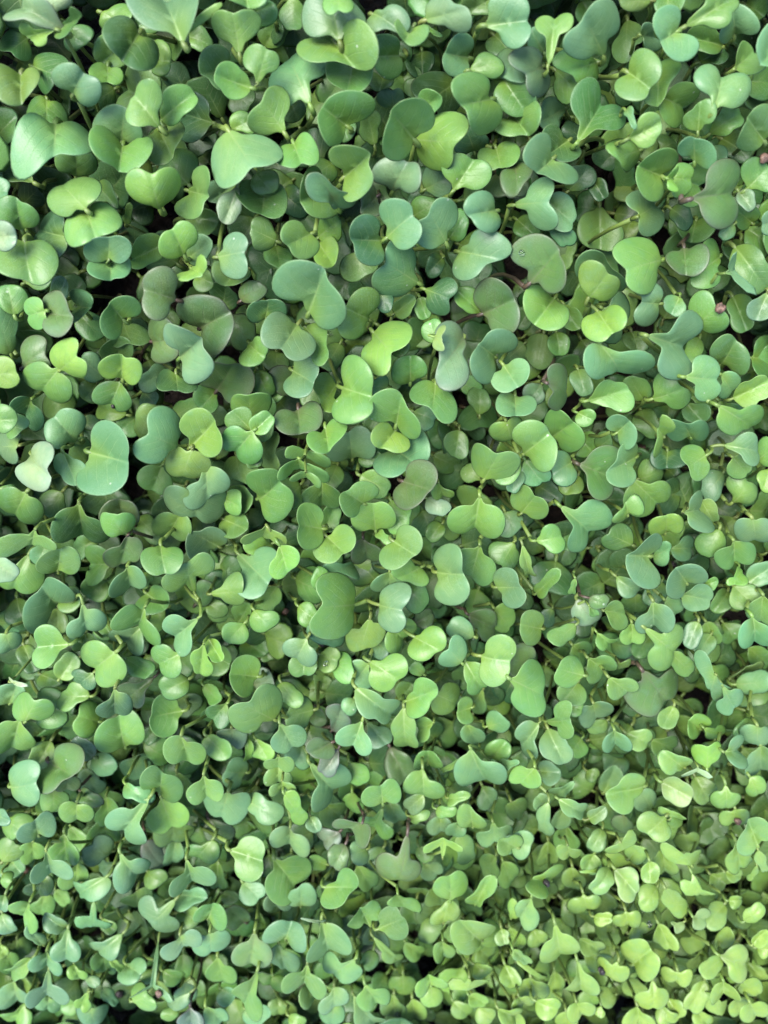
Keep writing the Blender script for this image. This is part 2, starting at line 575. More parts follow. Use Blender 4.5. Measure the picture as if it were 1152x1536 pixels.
0 b 430 985 52 480 1015 50 480 930 / 1 b 545 1000 46 570 990 42 500 925
1 v 370 880 42 390 930 42 350 970 # dusty purple leaf half hidden, lower middle of the photo | dusty purple leaf lower middle
1 l 150 800 45 190 830 40 130 760
1 g 220 870 50 200 920 50 280 880
2 o 285 900 38 300 920 30 260 900
0 b 135 1015 48 190 990 48 125 935
0 o 280 1040 45 320 1050 40 350 1020 / 0 v 340 1100 42 330 1130 40 380 1050
1 b 190 1080 45 220 1100 40 230 1030
0 l 80 1110 26 160 1110 32 120 1080 / 1 l 100 1165 44 140 1168 40 120 1120
2 o 640 1110 62 650 1140 60 600 1040
1 l 738 1085 32 795 1085 36 765 1110
1 b 1050 930 40 1080 950 36 1030 950
1 b 940 975 36 975 990 36 940 950
1 l 1060 1050 48 1090 1050 40 1040 1090
0 b 930 1140 55 1050 1155 62 950 1070 / 0 l 815 1145 14 900 1110 22 940 1080 / 0 b 1090 1120 30 1140 1105 14 1040 1120 # pale seedling spreading wide like wings, lower right of centre | wing-like pale seedling
3 l 820 970 55 850 1000 45 880 930
3 l 320 740 50 320 790 40 350 700
3 l 50 600 40 70 640 36 30 560
1 l 250 480 45 240 450 40 200 430
2 g 800 100 40 790 120 35 820 80
1 b 1110 80 52 1140 60 45 1100 20
1 b 560 620 40 580 600 36 540 580
2 g 700 650 55 720 620 50 680 600
1 l 715 700 30 730 710 25 740 720
2 g 1130 650 50 1150 690 40 1100 640
3 g 600 100 45 560 60 40 620 80
2 g 960 820 45 980 860 40 1000 800
3 g 850 740 50 800 720 45 880 700
2 l 340 60 40 350 20 40 320 100
3 d 120 520 55 140 560 45 100 480
2 l 90 380 45 60 420 45 110 350
3 g 560 1090 55 520 1110 50 580 1040
2 g 380 600 40 420 620 36 360 570
2 l 690 800 40 660 790 36 640 840
T 752 760
0 l 215 120 46 235 155 46 145 152
0 y 105 245 26 130 310 26 100 200 # small narrow lime leaf standing upright on dark ground, right of centre | small narrow lime leaf
0 l 225 300 32 165 365 34 145 380
0 b 615 155 54 582 272 60 640 215
1 b 620 280 40 610 310 30 640 240
1 g 490 150 52 530 130 48 570 170
1 b 690 220 36 710 170 25 660 215
0 b 742 325 52 818 275 50 800 330
1 b 860 385 52 820 400 45 780 380
1 b 540 345 42 575 355 32 500 310
0 b 620 495 42 695 475 56 655 415
1 l 495 480 44 480 430 35 450 450
0 o 410 415 32 440 415 30 380 400 / 1 p 360 470 52 400 480 45 330 410 # dark purple-stemmed seedling with small grey leaves in the shaded gap at right | dark purple-stemmed seedling at right
1 l 135 490 45 125 550 46 180 530
0 l 250 565 42 295 540 36 330 505
2 t 205 470 28 210 500 26 220 440
0 l 765 570 48 705 670 56 645 548 # bright pale pointed leaf above the big two-lobed grey leaf at right | bright pointed leaf at right
1 b 830 540 42 820 580 36 850 500
2 b 880 590 42 860 620 36 900 560
0 b 1062 545 54 1135 550 52 1095 500
1 l 1100 440 48 1150 450 50 1130 380
1 l 1030 395 50 1070 380 45 1000 340
1 b 1110 290 52 1150 280 50 1060 330
0 y 985 325 16 1040 318 28 1060 200
1 g 972 215 50 1050 195 48 1010 160
1 g 890 170 55 930 160 50 945 100
0 b 1060 115 52 1135 120 55 1090 70
1 y 680 80 45 750 70 40 710 120
3 l 450 260 50 470 230 40 430 200
3 t 290 220 45 310 240 38 280 200
1 l 445 665 42 395 710 42 380 660
1 l 480 700 16 550 690 18 510 680
0 l 490 785 42 542 770 40 470 742
0 o 632 840 66 755 785 66 622 715 # big grey-olive two-lobed leaf hanging from a purple stem, lower right | big grey-olive two-lobed leaf lower right
0 b 870 705 38 960 850 50 925 740 / 0 b 1020 830 38 970 870 35 960 780 # twisted pale blue-green leaf like a ribbon at the right | twisted ribbon leaf at right
1 l 790 690 45 760 660 35 740 640
0 l 305 695 52 290 735 50 360 730
1 l 310 810 52 280 800 45 330 760
1 o 90 640 55 70 690 50 150 690
0 l 140 750 70 130 840 70 45 750 # large pale green leaf with three soft lobes, lower right of centre | large soft-lobed leaf right of centre
0 l 262 880 38 275 975 34 165 945
1 b 225 1030 60 260 1070 48 200 960
0 b 105 965 42 120 1050 42 160 950
1 l 320 880 30 330 860 25 290 860
1 b 440 872 42 370 900 40 400 860
1 l 400 955 34 430 950 30 460 930
0 b 462 1005 38 522 1005 36 490 970
1 l 585 1010 44 615 1000 42 545 980
1 l 710 920 42 730 900 36 740 870
1 y 815 960 36 850 920 34 860 960
1 y 920 990 26 960 970 20 880 960
0 y 865 1075 44 920 1070 42 890 1140
0 l 720 1100 40 780 1100 38 800 1140
0 b 1005 1015 34 1010 1095 38 980 1060
1 l 1065 955 42 1040 970 36 1080 930
0 b 1085 1000 45 1130 1010 42 1110 960
1 b 1100 1100 52 1140 1080 50 1120 1050
2 b 1060 770 48 1120 760 50 1010 770
3 g 980 550 45 1000 540 40 960 500
1 l 550 550 42 580 550 38 565 510
2 g 620 590 45 600 620 40 640 560
2 b 520 610 48 580 600 40 480 600
1 l 430 590 25 490 580 16 425 550
3 b 500 1120 50 480 1080 45 520 1070
0 l 305 370 18 315 330 14 318 310
0 l 395 455 20 390 440 15 380 430
1 b 750 430 40 730 460 35 720 420
2 b 670 360 48 650 390 40 690 330
1 l 905 335 25 920 320 20 880 340
2 l 320 150 40 290 160 36 330 120
2 l 400 60 50 370 100 45 350 40
3 g 230 250 40 260 220 36 220 200
2 g 560 430 45 600 430 40 580 390
2 l 900 540 40 920 570 36 890 510
3 g 1100 640 45 1130 660 40 1080 620
3 g 920 740 45 960 730 40 900 700
2 g 330 640 40 350 610 36 310 600
3 g 420 1050 45 380 1080 40 430 1000
2 l 330 1050 40 310 1020 36 350 1000
2 g 960 400 45 940 420 40 980 370
2 g 690 1040 45 720 1020 40 660 1010
3 l 1010 180 40 980 260 36 1030 240
2 b 780 200 40 800 160 36 760 180
T 0 1136
0 b 80 90 58 95 170 58 20 140
1 o 260 115 32 320 112 30 290 90
1 o 365 165 36 400 185 34 340 150
1 l 210 195 48 250 190 46 230 140
0 y 292 240 45 368 245 42 330 225
0 b 118 328 46 200 292 44 165 340
1 l 30 310 48 80 280 42 20 270
0 b 5 255 35 20 270 28 -20 250
1 l 25 405 50 50 420 42 10 450
1 l 120 405 40 165 400 36 140 370
0 b 545 145 34 610 160 36 520 110
0 l 652 95 50 738 132 54 690 160
0 y 688 270 58 762 245 56 697 180 # bright lime leaf with a slender stalk above, lower left | bright lime leaf lower left
1 l 700 340 42 790 325 48 750 280
0 l 852 142 44 925 130 44 880 75
0 b 515 270 52 580 335 56 625 205
2 l 790 120 42 800 180 40 760 60
1 b 1000 95 42 1030 40 45 1060 70
1 b 918 215 55 1010 235 60 985 150
1 b 1100 200 48 1150 245 52 1050 180
2 o 930 320 50 970 330 45 900 270
1 l 255 405 44 312 405 46 275 325
0 b 165 485 40 265 470 42 200 410
1 l 300 520 45 360 490 35 330 470
1 b 460 385 42 405 440 44 500 420
2 b 480 480 32 440 460 30 500 460
0 b 540 530 54 610 475 46 525 445
1 v 660 420 46 690 470 44 640 400 # pinkish-grey faded leaf in the lower left | pinkish-grey leaf lower left
1 l 650 530 40 680 520 36 630 500
0 b 765 535 40 885 495 46 808 455 # long blue-green boat-shaped leaf with a lime stalk, lower left | blue-green boat leaf lower left
1 g 830 420 42 900 420 44 900 380
1 b 800 615 46 870 590 34 740 590
0 l 1090 395 58 1080 470 64 990 400 # large smooth mid-green leaf bent at the top, lower middle | large bent leaf lower middle
1 b 1080 590 48 1110 580 40 1050 540
0 l 880 660 38 942 675 46 900 700
1 l 810 700 46 840 680 40 780 660
0 b 620 672 42 705 760 52 745 645 # pale blue-green leaf spread like a wing with a tiny hole, lower left | wing-shaped leaf with hole lower left
0 b 835 775 38 735 835 42 780 790
0 b 868 828 44 950 805 46 905 765
2 o 1010 690 45 1040 680 40 1060 720
0 q 1050 855 52 1125 850 55 1100 765 # pale grey-green leaf hanging from a dark purple stem, bottom left of centre | pale leaf on dark stem near the bottom
0 b 340 725 26 460 740 26 400 640
1 l 480 730 30 460 720 26 440 700
0 b 415 825 38 480 830 42 515 780
0 b 265 840 46 305 840 48 290 740 / 0 b 220 710 38 255 720 36 280 740
0 l 75 635 34 138 708 36 120 640
0 b 130 770 26 180 800 28 200 840
0 b 160 880 36 240 895 34 200 850
0 l 50 930 36 100 905 34 120 890
0 b 145 1020 36 260 1010 38 212 920 # pale blue-green arched leaf shaped like a tent, bottom left | tent-shaped leaf bottom left
1 b 40 1030 50 90 1020 40 60 980
0 y 315 930 28 355 945 26 320 900 / 0 b 395 970 26 410 975 24 370 940
0 y 495 890 18 525 915 20 480 875
0 b 605 895 34 550 945 42 530 890
0 b 580 992 14 740 995 18 672 870 # thin pale leaf seen edge-on below a thick lime stalk, bottom left | edge-on leaf with lime stalk bottom left
1 l 640 950 32 620 940 28 660 920
1 l 740 950 36 770 945 30 700 930
1 b 172 1068 36 240 1090 36 210 1050
0 y 370 1070 28 340 1060 22 385 1000 / 1 l 290 1065 36 310 1075 28 360 1060
0 b 370 1130 42 430 1130 42 390 1090
1 y 30 1125 38 110 1130 32 100 1070
0 l 585 1020 36 625 1075 40 560 1060
1 b 470 1030 30 500 1060 22 450 1010
1 b 820 1010 36 780 1025 30 800 980 / 0 b 690 1065 22 760 1085 22 790 1040
0 v 800 1130 36 850 1130 36 820 1080
0 b 910 1120 40 950 1110 36 900 1090
1 l 928 925 42 985 935 42 940 870
0 l 1050 1005 48 1092 1070 44 1110 945
1 b 1100 1120 45 1140 1100 36 1080 1090
1 b 985 1030 36 1000 1010 28 960 1000
1 l 725 1120 32 745 1105 26 760 1080
1 d 140 580 42 200 550 36 180 530
0 b 318 582 40 400 575 46 420 540
2 l 265 600 32 280 620 28 240 570
1 l 20 540 26 25 510 24 0 500
0 b 20 730 42 45 745 28 0 690
0 b 5 630 34 15 640 28 20 600
1 y 10 845 26 20 835 22 0 810
2 l 30 890 40 50 870 36 20 850
2 b 50 480 46 80 460 40 40 440
2 l 990 605 32 1010 600 26 970 590
3 g 900 1000 55 960 1010 48 920 950
2 l 360 370 40 330 350 40 300 290
2 g 200 640 40 160 660 36 190 600
2 g 430 330 50 480 320 45 450 290
2 g 560 640 45 620 620 40 590 590
2 l 930 500 40 950 540 36 940 460
3 g 460 620 40 500 640 36 470 590
2 g 430 870 40 470 900 36 440 830
2 g 90 860 36 110 820 36 80 800
2 l 800 900 40 780 940 36 790 860
2 b 560 60 50 610 40 45 580 20
2 b 380 110 50 420 130 40 380 80
2 g 450 250 40 480 210 40 460 190
2 g 850 360 40 900 350 36 860 310
2 l 700 1000 30 660 1010 28 680 970
2 g 1060 760 40 1000 760 36 1020 720
2 b 760 400 40 740 440 36 760 360
T 376 1136
0 b 375 75 48 310 185 58 270 50
1 l 470 80 48 450 70 42 430 30
0 l 525 170 48 608 147 44 572 210
1 l 490 272 26 582 325 38 570 230
0 o 405 275 30 500 332 38 460 300 # brownish-olive narrow leaf twisted diagonally, lower middle | brownish twisted leaf lower middle
0 y 180 200 36 215 280 40 140 170
1 b 270 285 32 280 300 28 260 260
0 q 125 335 44 215 370 44 170 330
0 l 195 475 64 125 555 66 100 435 # large pale round leaf hanging below a purple stem, lower middle | large pale round leaf lower middle
0 b 245 600 46 190 610 32 215 660
1 b 80 615 36 140 620 32 110 590
0 g 435 525 50 370 600 50 325 560
1 v 320 340 42 350 360 38 370 330
0 o 380 420 46 375 460 40 410 380
0 b 462 392 34 475 430 38 500 400
1 l 275 450 34 300 455 28 320 460
0 o 600 510 60 690 520 46 685 375 # dark olive bud-like leaf pair with purple rims, bottom middle | purple-rimmed bud bottom middle
0 l 620 630 28 710 640 28 640 600
0 d 605 690 46 635 735 52 545 745 / 0 g 450 710 36 530 660 36 520 740
1 l 600 870 26 650 870 18 530 790
1 b 520 885 38 500 910 32 530 850
0 y 765 370 20 900 365 22 830 440 # lime leaf with two sharp upward points like horns, bottom middle | lime horned leaf
0 l 835 575 46 895 555 50 865 630
0 l 1030 550 38 965 620 38 990 600
1 l 815 690 38 868 660 42 830 720
0 l 925 258 38 985 280 38 960 310
1 b 875 320 36 900 310 30 900 290
1 b 800 295 40 840 290 32 820 270
0 l 820 240 28 860 240 26 790 230
0 l 870 185 28 915 165 24 840 180
1 l 700 270 26 740 255 24 680 260
1 b 700 205 40 720 190 36 740 170
0 l 705 120 48 790 155 50 745 75
2 b 1020 190 42 1030 160 36 1000 130
1 b 1005 365 36 1100 340 34 1045 285
0 l 1090 385 36 1140 360 30 1150 390
1 b 930 390 42 940 450 42 900 360
0 l 990 745 62 925 780 52 1010 812 / 0 l 955 850 46 1070 790 50 1005 812 # pale seedling with four rounded lobes and a brown-edged bite, bottom right of centre | bitten four-lobed seedling near the bottom
1 l 815 825 34 850 825 32 830 800
2 l 870 740 40 860 770 32 900 700
0 b 115 745 48 205 775 52 150 790
0 b 285 825 54 370 770 56 310 720 / -1 w 230 706 8 350 712 9 300 712
1 b 105 850 38 168 880 46 130 840
0 l 180 950 42 290 970 40 245 895 # large light green leaf folded like an open book near the bottom | open-book leaf near the bottom
1 l 230 1025 36 320 1020 28 260 1000
0 b 335 905 40 420 950 44 445 885
1 l 468 930 28 465 920 24 450 900
0 b 330 1070 38 390 1030 38 360 1000
0 l 498 1048 42 565 1032 42 495 985
0 b 480 1130 36 560 1145 32 445 1060
2 t 600 1070 42 640 1100 38 620 1040
0 l 735 985 32 820 960 30 780 990
1 l 790 1040 44 775 1050 40 780 1000
0 y 865 1000 22 1010 1000 28 945 955
1 l 990 920 32 1020 915 26 960 900
1 g 1115 945 42 1130 960 40 1100 900
2 g 900 1090 36 930 1095 34 880 1060
1 l 1010 1120 40 1030 1110 30 990 1090
0 y 1110 1130 38 1145 1100 30 1090 1100
2 l 690 1110 45 720 1090 40 700 1060
2 l 400 840 45 430 820 40 450 800
2 l 700 840 36 730 835 30 690 820
2 l 120 980 36 140 990 30 100 950
2 l 110 1080 36 130 1090 30 120 1060
1 l 190 1140 32 210 1145 28 170 1130
1 b 340 1120 45 370 1110 36 360 1080
1 y 1130 650 24 1140 690 20 1120 720
1 l 970 1045 32 1000 1050 26 950 1030
0 l 100 130 26 170 125 26 135 110
2 l 510 530 45 480 510 40 470 480
2 b 545 430 45 530 450 40 570 400
2 l 745 420 34 760 430 30 730 390
2 b 770 500 36 800 480 30 750 460
2 b 780 740 45 760 780 40 740 700
2 b 560 790 40 520 770 36 540 750
2 g 640 1010 45 680 1010 40 660 960
2 l 860 620 36 780 600 36 800 560
3 g 300 640 40 260 680 36 290 600
2 l 430 200 36 460 220 32 440 170
2 g 340 250 45 380 220 40 330 210
2 g 1040 500 36 1020 450 36 1060 430
2 g 1020 830 40 1000 870 36 980 820
2 g 1100 520 36 1120 480 36 1090 450
2 b 610 230 40 640 260 36 600 200
T 752 1136
0 l 80 75 42 135 95 42 140 50
1 b 200 45 38 220 80 40 180 60
0 b 175 260 30 190 340 38 200 215
1 b 165 195 30 180 180 28 190 210
1 b 240 160 40 300 125 16 210 190
0 b 295 215 36 345 230 38 260 190 / 0 b 400 250 32 430 240 28 380 270
0 l 560 115 56 505 180 54 625 130 # large pale green two-lobed leaf in the lower right | large pale two-lobed leaf lower right
1 b 620 200 45 640 180 40 650 230
0 k 745 130 52 775 150 54 700 110 # yellowish-pink faded rounded leaf in the lower right | yellowish-pink leaf lower right
1 l 870 140 55 880 160 48 850 100
0 l 945 205 40 1005 205 40 975 140
0 l 640 285 52 685 320 45 720 255 / 0 l 690 242 18 785 265 16 730 270 / 1 l 720 340 46 785 280 30 700 300
0 l 480 420 28 570 360 28 520 380
1 l 590 420 40 560 400 30 550 440
1 l 690 450 46 720 470 40 700 410
0 l 755 445 32 862 450 32 830 478 # small cap-like light green leaf on top of a brown stalk, lower right | cap-like leaf lower right
0 l 800 575 24 920 610 24 835 520
0 l 645 490 40 640 510 36 640 450
0 q 540 520 50 550 570 48 490 480 / 0 b 445 520 42 425 560 40 480 480
0 l 640 590 44 640 635 42 690 560
0 y 740 620 42 780 660 40 700 555
0 y 265 410 26 325 420 28 290 390
0 l 145 575 34 215 490 38 250 540
0 b 115 690 50 90 640 32 130 620
1 l 330 660 40 410 640 34 360 610
0 l 215 850 52 290 820 48 238 750 # large light green leaf hanging below a long lime stalk, bottom right | hanging leaf on lime stalk bottom right
1 b 360 810 34 410 810 30 350 790
0 b 318 985 42 372 980 42 338 905 # pale blue-green heart leaf pointing down, bottom right | blue-green heart bottom right
0 l 572 832 56 628 910 54 560 905 # smooth bright green peanut-shaped leaf, bottom right | peanut-shaped leaf bottom right
0 y 430 920 36 510 960 38 500 900
0 l 628 1062 44 690 1055 44 660 980
0 l 715 955 34 795 970 32 760 935
0 w 870 675 28 850 715 30 830 690
0 w 775 740 24 745 715 10 790 710
1 b 920 700 48 930 660 42 960 640
0 q 1020 860 50 1030 925 48 955 870 # pale olive two-lobed leaf near the bottom right corner | pale olive leaf bottom right
0 b 890 920 40 925 890 36 940 880
1 l 1010 620 28 1020 615 24 990 620
0 l 1080 690 36 1110 670 34 1050 720
0 y 930 1000 36 990 1000 34 960 970
0 l 915 1075 36 960 1100 32 930 1050
0 b 830 1060 48 860 1010 42 880 970
0 l 1070 1010 40 1100 1005 36 1050 980
0 y 1070 1110 42 1120 1090 36 1080 1070
0 y 1110 780 32 1130 760 28 1090 800
0 l 1135 835 30 1150 825 26 1110 830
1 l 960 800 40 975 780 34 950 830
0 y 195 1085 48 220 1075 40 150 1060
0 l 70 1075 28 115 1050 24 80 1040
0 y 40 1135 36 70 1130 30 50 1100
0 l 310 1100 34 370 1080 36 330 1070
0 y 560 1130 42 630 1140 38 590 1090
0 y 420 1100 20 430 1110 18 430 1070
1 g 110 1000 45 170 1000 40 130 960
1 g 50 950 48 40 960 40 60 900
0 b 70 855 24 110 880 22 60 840
0 l 110 920 12 230 980 11 80 890
0 b 90 355 44 85 405 38 30 375 / 0 b 20 385 26 40 350 26 50 375
0 b 5 780 34 10 770 28 0 740
2 g 60 240 38 90 210 34 50 200
1 b 410 370 40 420 340 34 440 310
2 p 520 295 38 545 310 30 530 260
2 b 260 260 38 240 280 32 270 230
1 l 510 720 34 580 710 34 540 680
1 y 590 770 38 610 740 34 570 720
2 g 470 790 45 440 760 40 480 740
1 y 430 700 30 460 690 26 400 690
1 y 690 760 40 720 790 38 680 720
0 b 1060 350 52 1110 290 50 1100 360
1 l 1010 440 50 1040 410 45 1020 390
0 b 1120 440 26 1140 490 18 1110 400
0 l 1070 530 14 1100 500 14 1110 460
1 l 1110 130 40 1090 150 34 1080 100
1 l 970 265 32 1040 260 36 1010 230
2 l 390 80 28 400 70 24 370 60
2 b 480 80 50 460 110 40 450 140
0 w 760 55 12 930 58 14 850 40
1 l 390 460 40 370 450 36 400 420
0 y 350 495 8 430 490 11 480 470
1 l 1000 510 30 1020 505 26 980 500
2 l 150 790 38 170 780 34 140 750
2 y 70 785 36 50 770 32 40 740
1 l 400 880 40 440 870 34 380 850
1 y 700 1120 36 740 1130 32 690 1080
1 y 480 1060 34 450 1020 30 500 1030
1 y 1010 1080 32 1040 1060 30 1020 1040
1 l 760 1080 40 740 1110 34 720 1040
1 y 860 1130 34 890 1140 30 850 1100
1 y 300 1140 34 260 1135 30 280 1110
2 l 560 980 40 600 1010 36 540 940
2 l 30 470 40 60 500 36 20 430
2 g 270 340 45 300 360 40 280 310
2 l 210 410 40 190 440 34 200 380
2 l 790 390 40 830 380 36 800 360
2 g 930 540 36 960 520 32 900 500
2 l 850 800 40 810 820 36 830 770
2 l 1100 930 34 1130 960 30 1080 900
2 y 970 950 34 1000 930 30 980 910
2 l 640 720 36 660 690 32 620 680
2 g 220 1000 40 240 960 34 230 930
2 g 300 520 40 330 540 36 310 490
2 l 870 880 36 830 890 30 860 850
'''
# ---------------------------------------------------------------- materials
def nd(nt, t, **kw):
    n = nt.nodes.new(t)
    for k, v in kw.items():
        setattr(n, k, v)
    return n

def math_node(nt, op, a, b=None, c=None, clamp=False):
    n = nd(nt, 'ShaderNodeMath', operation=op, use_clamp=clamp)
    for i, v in enumerate((a, b, c)):
        if v is None:
            continue
        if isinstance(v, (int, float)):
            n.inputs[i].default_value = v
        else:
            nt.links.new(v, n.inputs[i])
    return n.outputs[0]

def mix_col(nt, f, a, b, mode='MIX'):
    n = nd(nt, 'ShaderNodeMix', data_type='RGBA', blend_type=mode)
    for s, v in ((n.inputs[0], f), (n.inputs[6], a), (n.inputs[7], b)):
        if isinstance(v, (int, float)):
            s.default_value = v
        elif isinstance(v, tuple):
            s.default_value = (*v, 1)
        else:
            nt.links.new(v, s)
    return n.outputs[2]

def ramp01(nt, v, lo, hi):
    n = nd(nt, 'ShaderNodeMapRange', interpolation_type='SMOOTHSTEP')
    nt.links.new(v, n.inputs[0])
    n.inputs[1].default_value, n.inputs[2].default_value = lo, hi
    return n.outputs[0]

def leaf_material():
    m = bpy.data.materials.new('leaf')
    m.use_nodes = True
    nt = m.node_tree
    p = nt.nodes['Principled BSDF']
    out = nt.nodes['Material Output']
    lc = nd(nt, 'ShaderNodeAttribute', attribute_name='leafcol')      # the leaf's own colour; alpha = how purple
    ld = nd(nt, 'ShaderNodeAttribute', attribute_name='leafdata')     # rim, distance from the midrib, distance from the stalk
    sep = nd(nt, 'ShaderNodeSeparateColor')
    nt.links.new(ld.outputs['Color'], sep.inputs[0])
    rim, rib, base = sep.outputs
    purple = lc.outputs['Alpha']
    tc = nd(nt, 'ShaderNodeTexCoord')
    geo = nd(nt, 'ShaderNodeNewGeometry')
    n1 = nd(nt, 'ShaderNodeTexNoise'); n1.inputs['Scale'].default_value = 260; n1.inputs['Detail'].default_value = 3
    n2 = nd(nt, 'ShaderNodeTexNoise'); n2.inputs['Scale'].default_value = 2600; n2.inputs['Detail'].default_value = 2
    n3 = nd(nt, 'ShaderNodeTexNoise'); n3.inputs['Scale'].default_value = 90; n3.inputs['Detail'].default_value = 2
    for n in (n1, n2, n3):
        nt.links.new(geo.outputs['Position'], n.inputs['Vector'])
    c = lc.outputs['Color']
    along = ld.outputs['Alpha']
    # patchy chlorophyll
    c = mix_col(nt, math_node(nt, 'MULTIPLY', ramp01(nt, n1.outputs[0], 0.35, 0.7), 0.5), c, mix_col(nt, 1.0, c, (0.62, 0.80, 0.72), 'MULTIPLY'))
    c = mix_col(nt, math_node(nt, 'MULTIPLY', ramp01(nt, n3.outputs[0], 0.45, 0.72), 0.35), c, mix_col(nt, 1.0, c, (1.25, 1.12, 0.72), 'MULTIPLY'))
    # fine waxy bloom, like dust
    bloom = math_node(nt, 'MULTIPLY', ramp01(nt, n2.outputs[0], 0.42, 0.72), math_node(nt, 'MULTIPLY_ADD', ramp01(nt, n3.outputs[0], 0.4, 0.65), 0.13, 0.05))
    c = mix_col(nt, bloom, c, (0.27, 0.40, 0.22))
    # bluer and paler towards the margin
    c = mix_col(nt, math_node(nt, 'MULTIPLY', math_node(nt, 'MULTIPLY', rim, rim), 0.55), c, mix_col(nt, 1.0, c, (0.92, 1.02, 1.45), 'MULTIPLY'))
    # pale waxy patches, with sheen painted into the colour
    c = mix_col(nt, math_node(nt, 'MULTIPLY', ramp01(nt, n1.outputs[0], 0.5, 0.75), 0.10), c, (0.22, 0.35, 0.24))
    # side veins leaving the midrib at a slant
    wob = math_node(nt, 'MULTIPLY', n1.outputs[0], 0.35)
    t = math_node(nt, 'ADD', math_node(nt, 'MULTIPLY', math_node(nt, 'SUBTRACT', along, math_node(nt, 'MULTIPLY', rib, -0.75)), 2.1), wob)
    vein = math_node(nt, 'ABSOLUTE', math_node(nt, 'SUBTRACT', math_node(nt, 'FRACT', t), 0.5))
    vein = math_node(nt, 'SUBTRACT', 1.0, ramp01(nt, vein, 0.0, 0.07))
    vein = math_node(nt, 'MULTIPLY', vein, math_node(nt, 'SUBTRACT', 1.0, ramp01(nt, rim, 0.5, 0.9)))
    c = mix_col(nt, math_node(nt, 'MULTIPLY', vein, 0.26), c, mix_col(nt, purple, (0.22, 0.32, 0.13), (0.07, 0.055, 0.06)))
    # yellower towards the stalk, purple there on purple kinds
    nb = math_node(nt, 'SUBTRACT', 1.0, ramp01(nt, math_node(nt, 'MULTIPLY_ADD', purple, math_node(nt, 'MULTIPLY', base, 0.5), base), 0.0, 0.6))
    c = mix_col(nt, math_node(nt, 'MULTIPLY', nb, 0.65), c, mix_col(nt, purple, (0.145, 0.23, 0.030), (0.055, 0.042, 0.034)))
    # dull purple blush on purple kinds, in blotches and towards the edge
    bl = math_node(nt, 'MULTIPLY', math_node(nt, 'MULTIPLY_ADD', ramp01(nt, n3.outputs[0], 0.42, 0.7), 0.3, math_node(nt, 'POWER', rim, 7.0)), math_node(nt, 'MULTIPLY', purple, 0.6), clamp=True)
    c = mix_col(nt, bl, c, (0.100, 0.066, 0.072))
    # midrib line
    rl = math_node(nt, 'SUBTRACT', 1.0, ramp01(nt, rib, 0.012, 0.075))
    rl = math_node(nt, 'MULTIPLY', rl, math_node(nt, 'SUBTRACT', 1.0, ramp01(nt, base, 0.3, 0.95)))
    c = mix_col(nt, math_node(nt, 'MULTIPLY', rl, 0.45), c, mix_col(nt, purple, (0.19, 0.27, 0.09), (0.045, 0.025, 0.032)))
    # tiny pale specks
    vo = nd(nt, 'ShaderNodeTexVoronoi'); vo.inputs['Scale'].default_value = 260
    nt.links.new(geo.outputs['Position'], vo.inputs['Vector'])
    sv_ = nd(nt, 'ShaderNodeSeparateColor'); nt.links.new(vo.outputs['Color'], sv_.inputs[0])
    spk = math_node(nt, 'MULTIPLY', math_node(nt, 'LESS_THAN', vo.outputs['Distance'], 0.1), math_node(nt, 'GREATER_THAN', sv_.outputs[0], 0.95))
    c = mix_col(nt, math_node(nt, 'MULTIPLY', spk, 0.5), c, (0.42, 0.46, 0.36))
    # rim
    rr = math_node(nt, 'MULTIPLY', ramp01(nt, rim, 0.945, 1.0), math_node(nt, 'MULTIPLY_ADD', n1.outputs[0], 0.7, 0.0))
    c = mix_col(nt, rr, c, mix_col(nt, purple, (0.20, 0.28, 0.12), (0.095, 0.045, 0.062)))
    nt.links.new(c, p.inputs['Base Color'])
    p.inputs['Roughness'].default_value = 0.43
    rg = math_node(nt, 'MULTIPLY_ADD', n3.outputs[0], 0.35, 0.24)
    nt.links.new(rg, p.inputs['Roughness'])
    p.inputs['Specular IOR Level'].default_value = 0.3
    p.inputs['Coat Weight'].default_value = 0.16
    p.inputs['Coat Roughness'].default_value = 0.3
    p.inputs['Sheen Weight'].default_value = 0.0
    p.inputs['Sheen Roughness'].default_value = 0.4
    bump = nd(nt, 'ShaderNodeBump')
    bump.inputs['Strength'].default_value = 0.45
    bump.inputs['Distance'].default_value = 0.0004
    h = math_node(nt, 'MULTIPLY_ADD', n2.outputs[0], 0.6, math_node(nt, 'MULTIPLY', n1.outputs[0], 0.9))
    h = math_node(nt, 'SUBTRACT', h, math_node(nt, 'MULTIPLY', vein, 0.5))
    nt.links.new(h, bump.inputs['Height'])
    nt.links.new(bump.outputs[0], p.inputs['Normal'])
    tr = nd(nt, 'ShaderNodeBsdfTranslucent')
    nt.links.new(mix_col(nt, 1.0, c, (1.35, 1.35, 0.42), 'MULTIPLY'), tr.inputs[0])
    mx = nd(nt, 'ShaderNodeMixShader')
    mx.inputs[0].default_value = 0.17
    nt.links.new(p.outputs[0], mx.inputs[1])
    nt.links.new(tr.outputs[0], mx.inputs[2])
    nt.links.new(mx.outputs[0], out.inputs[0])
    return m

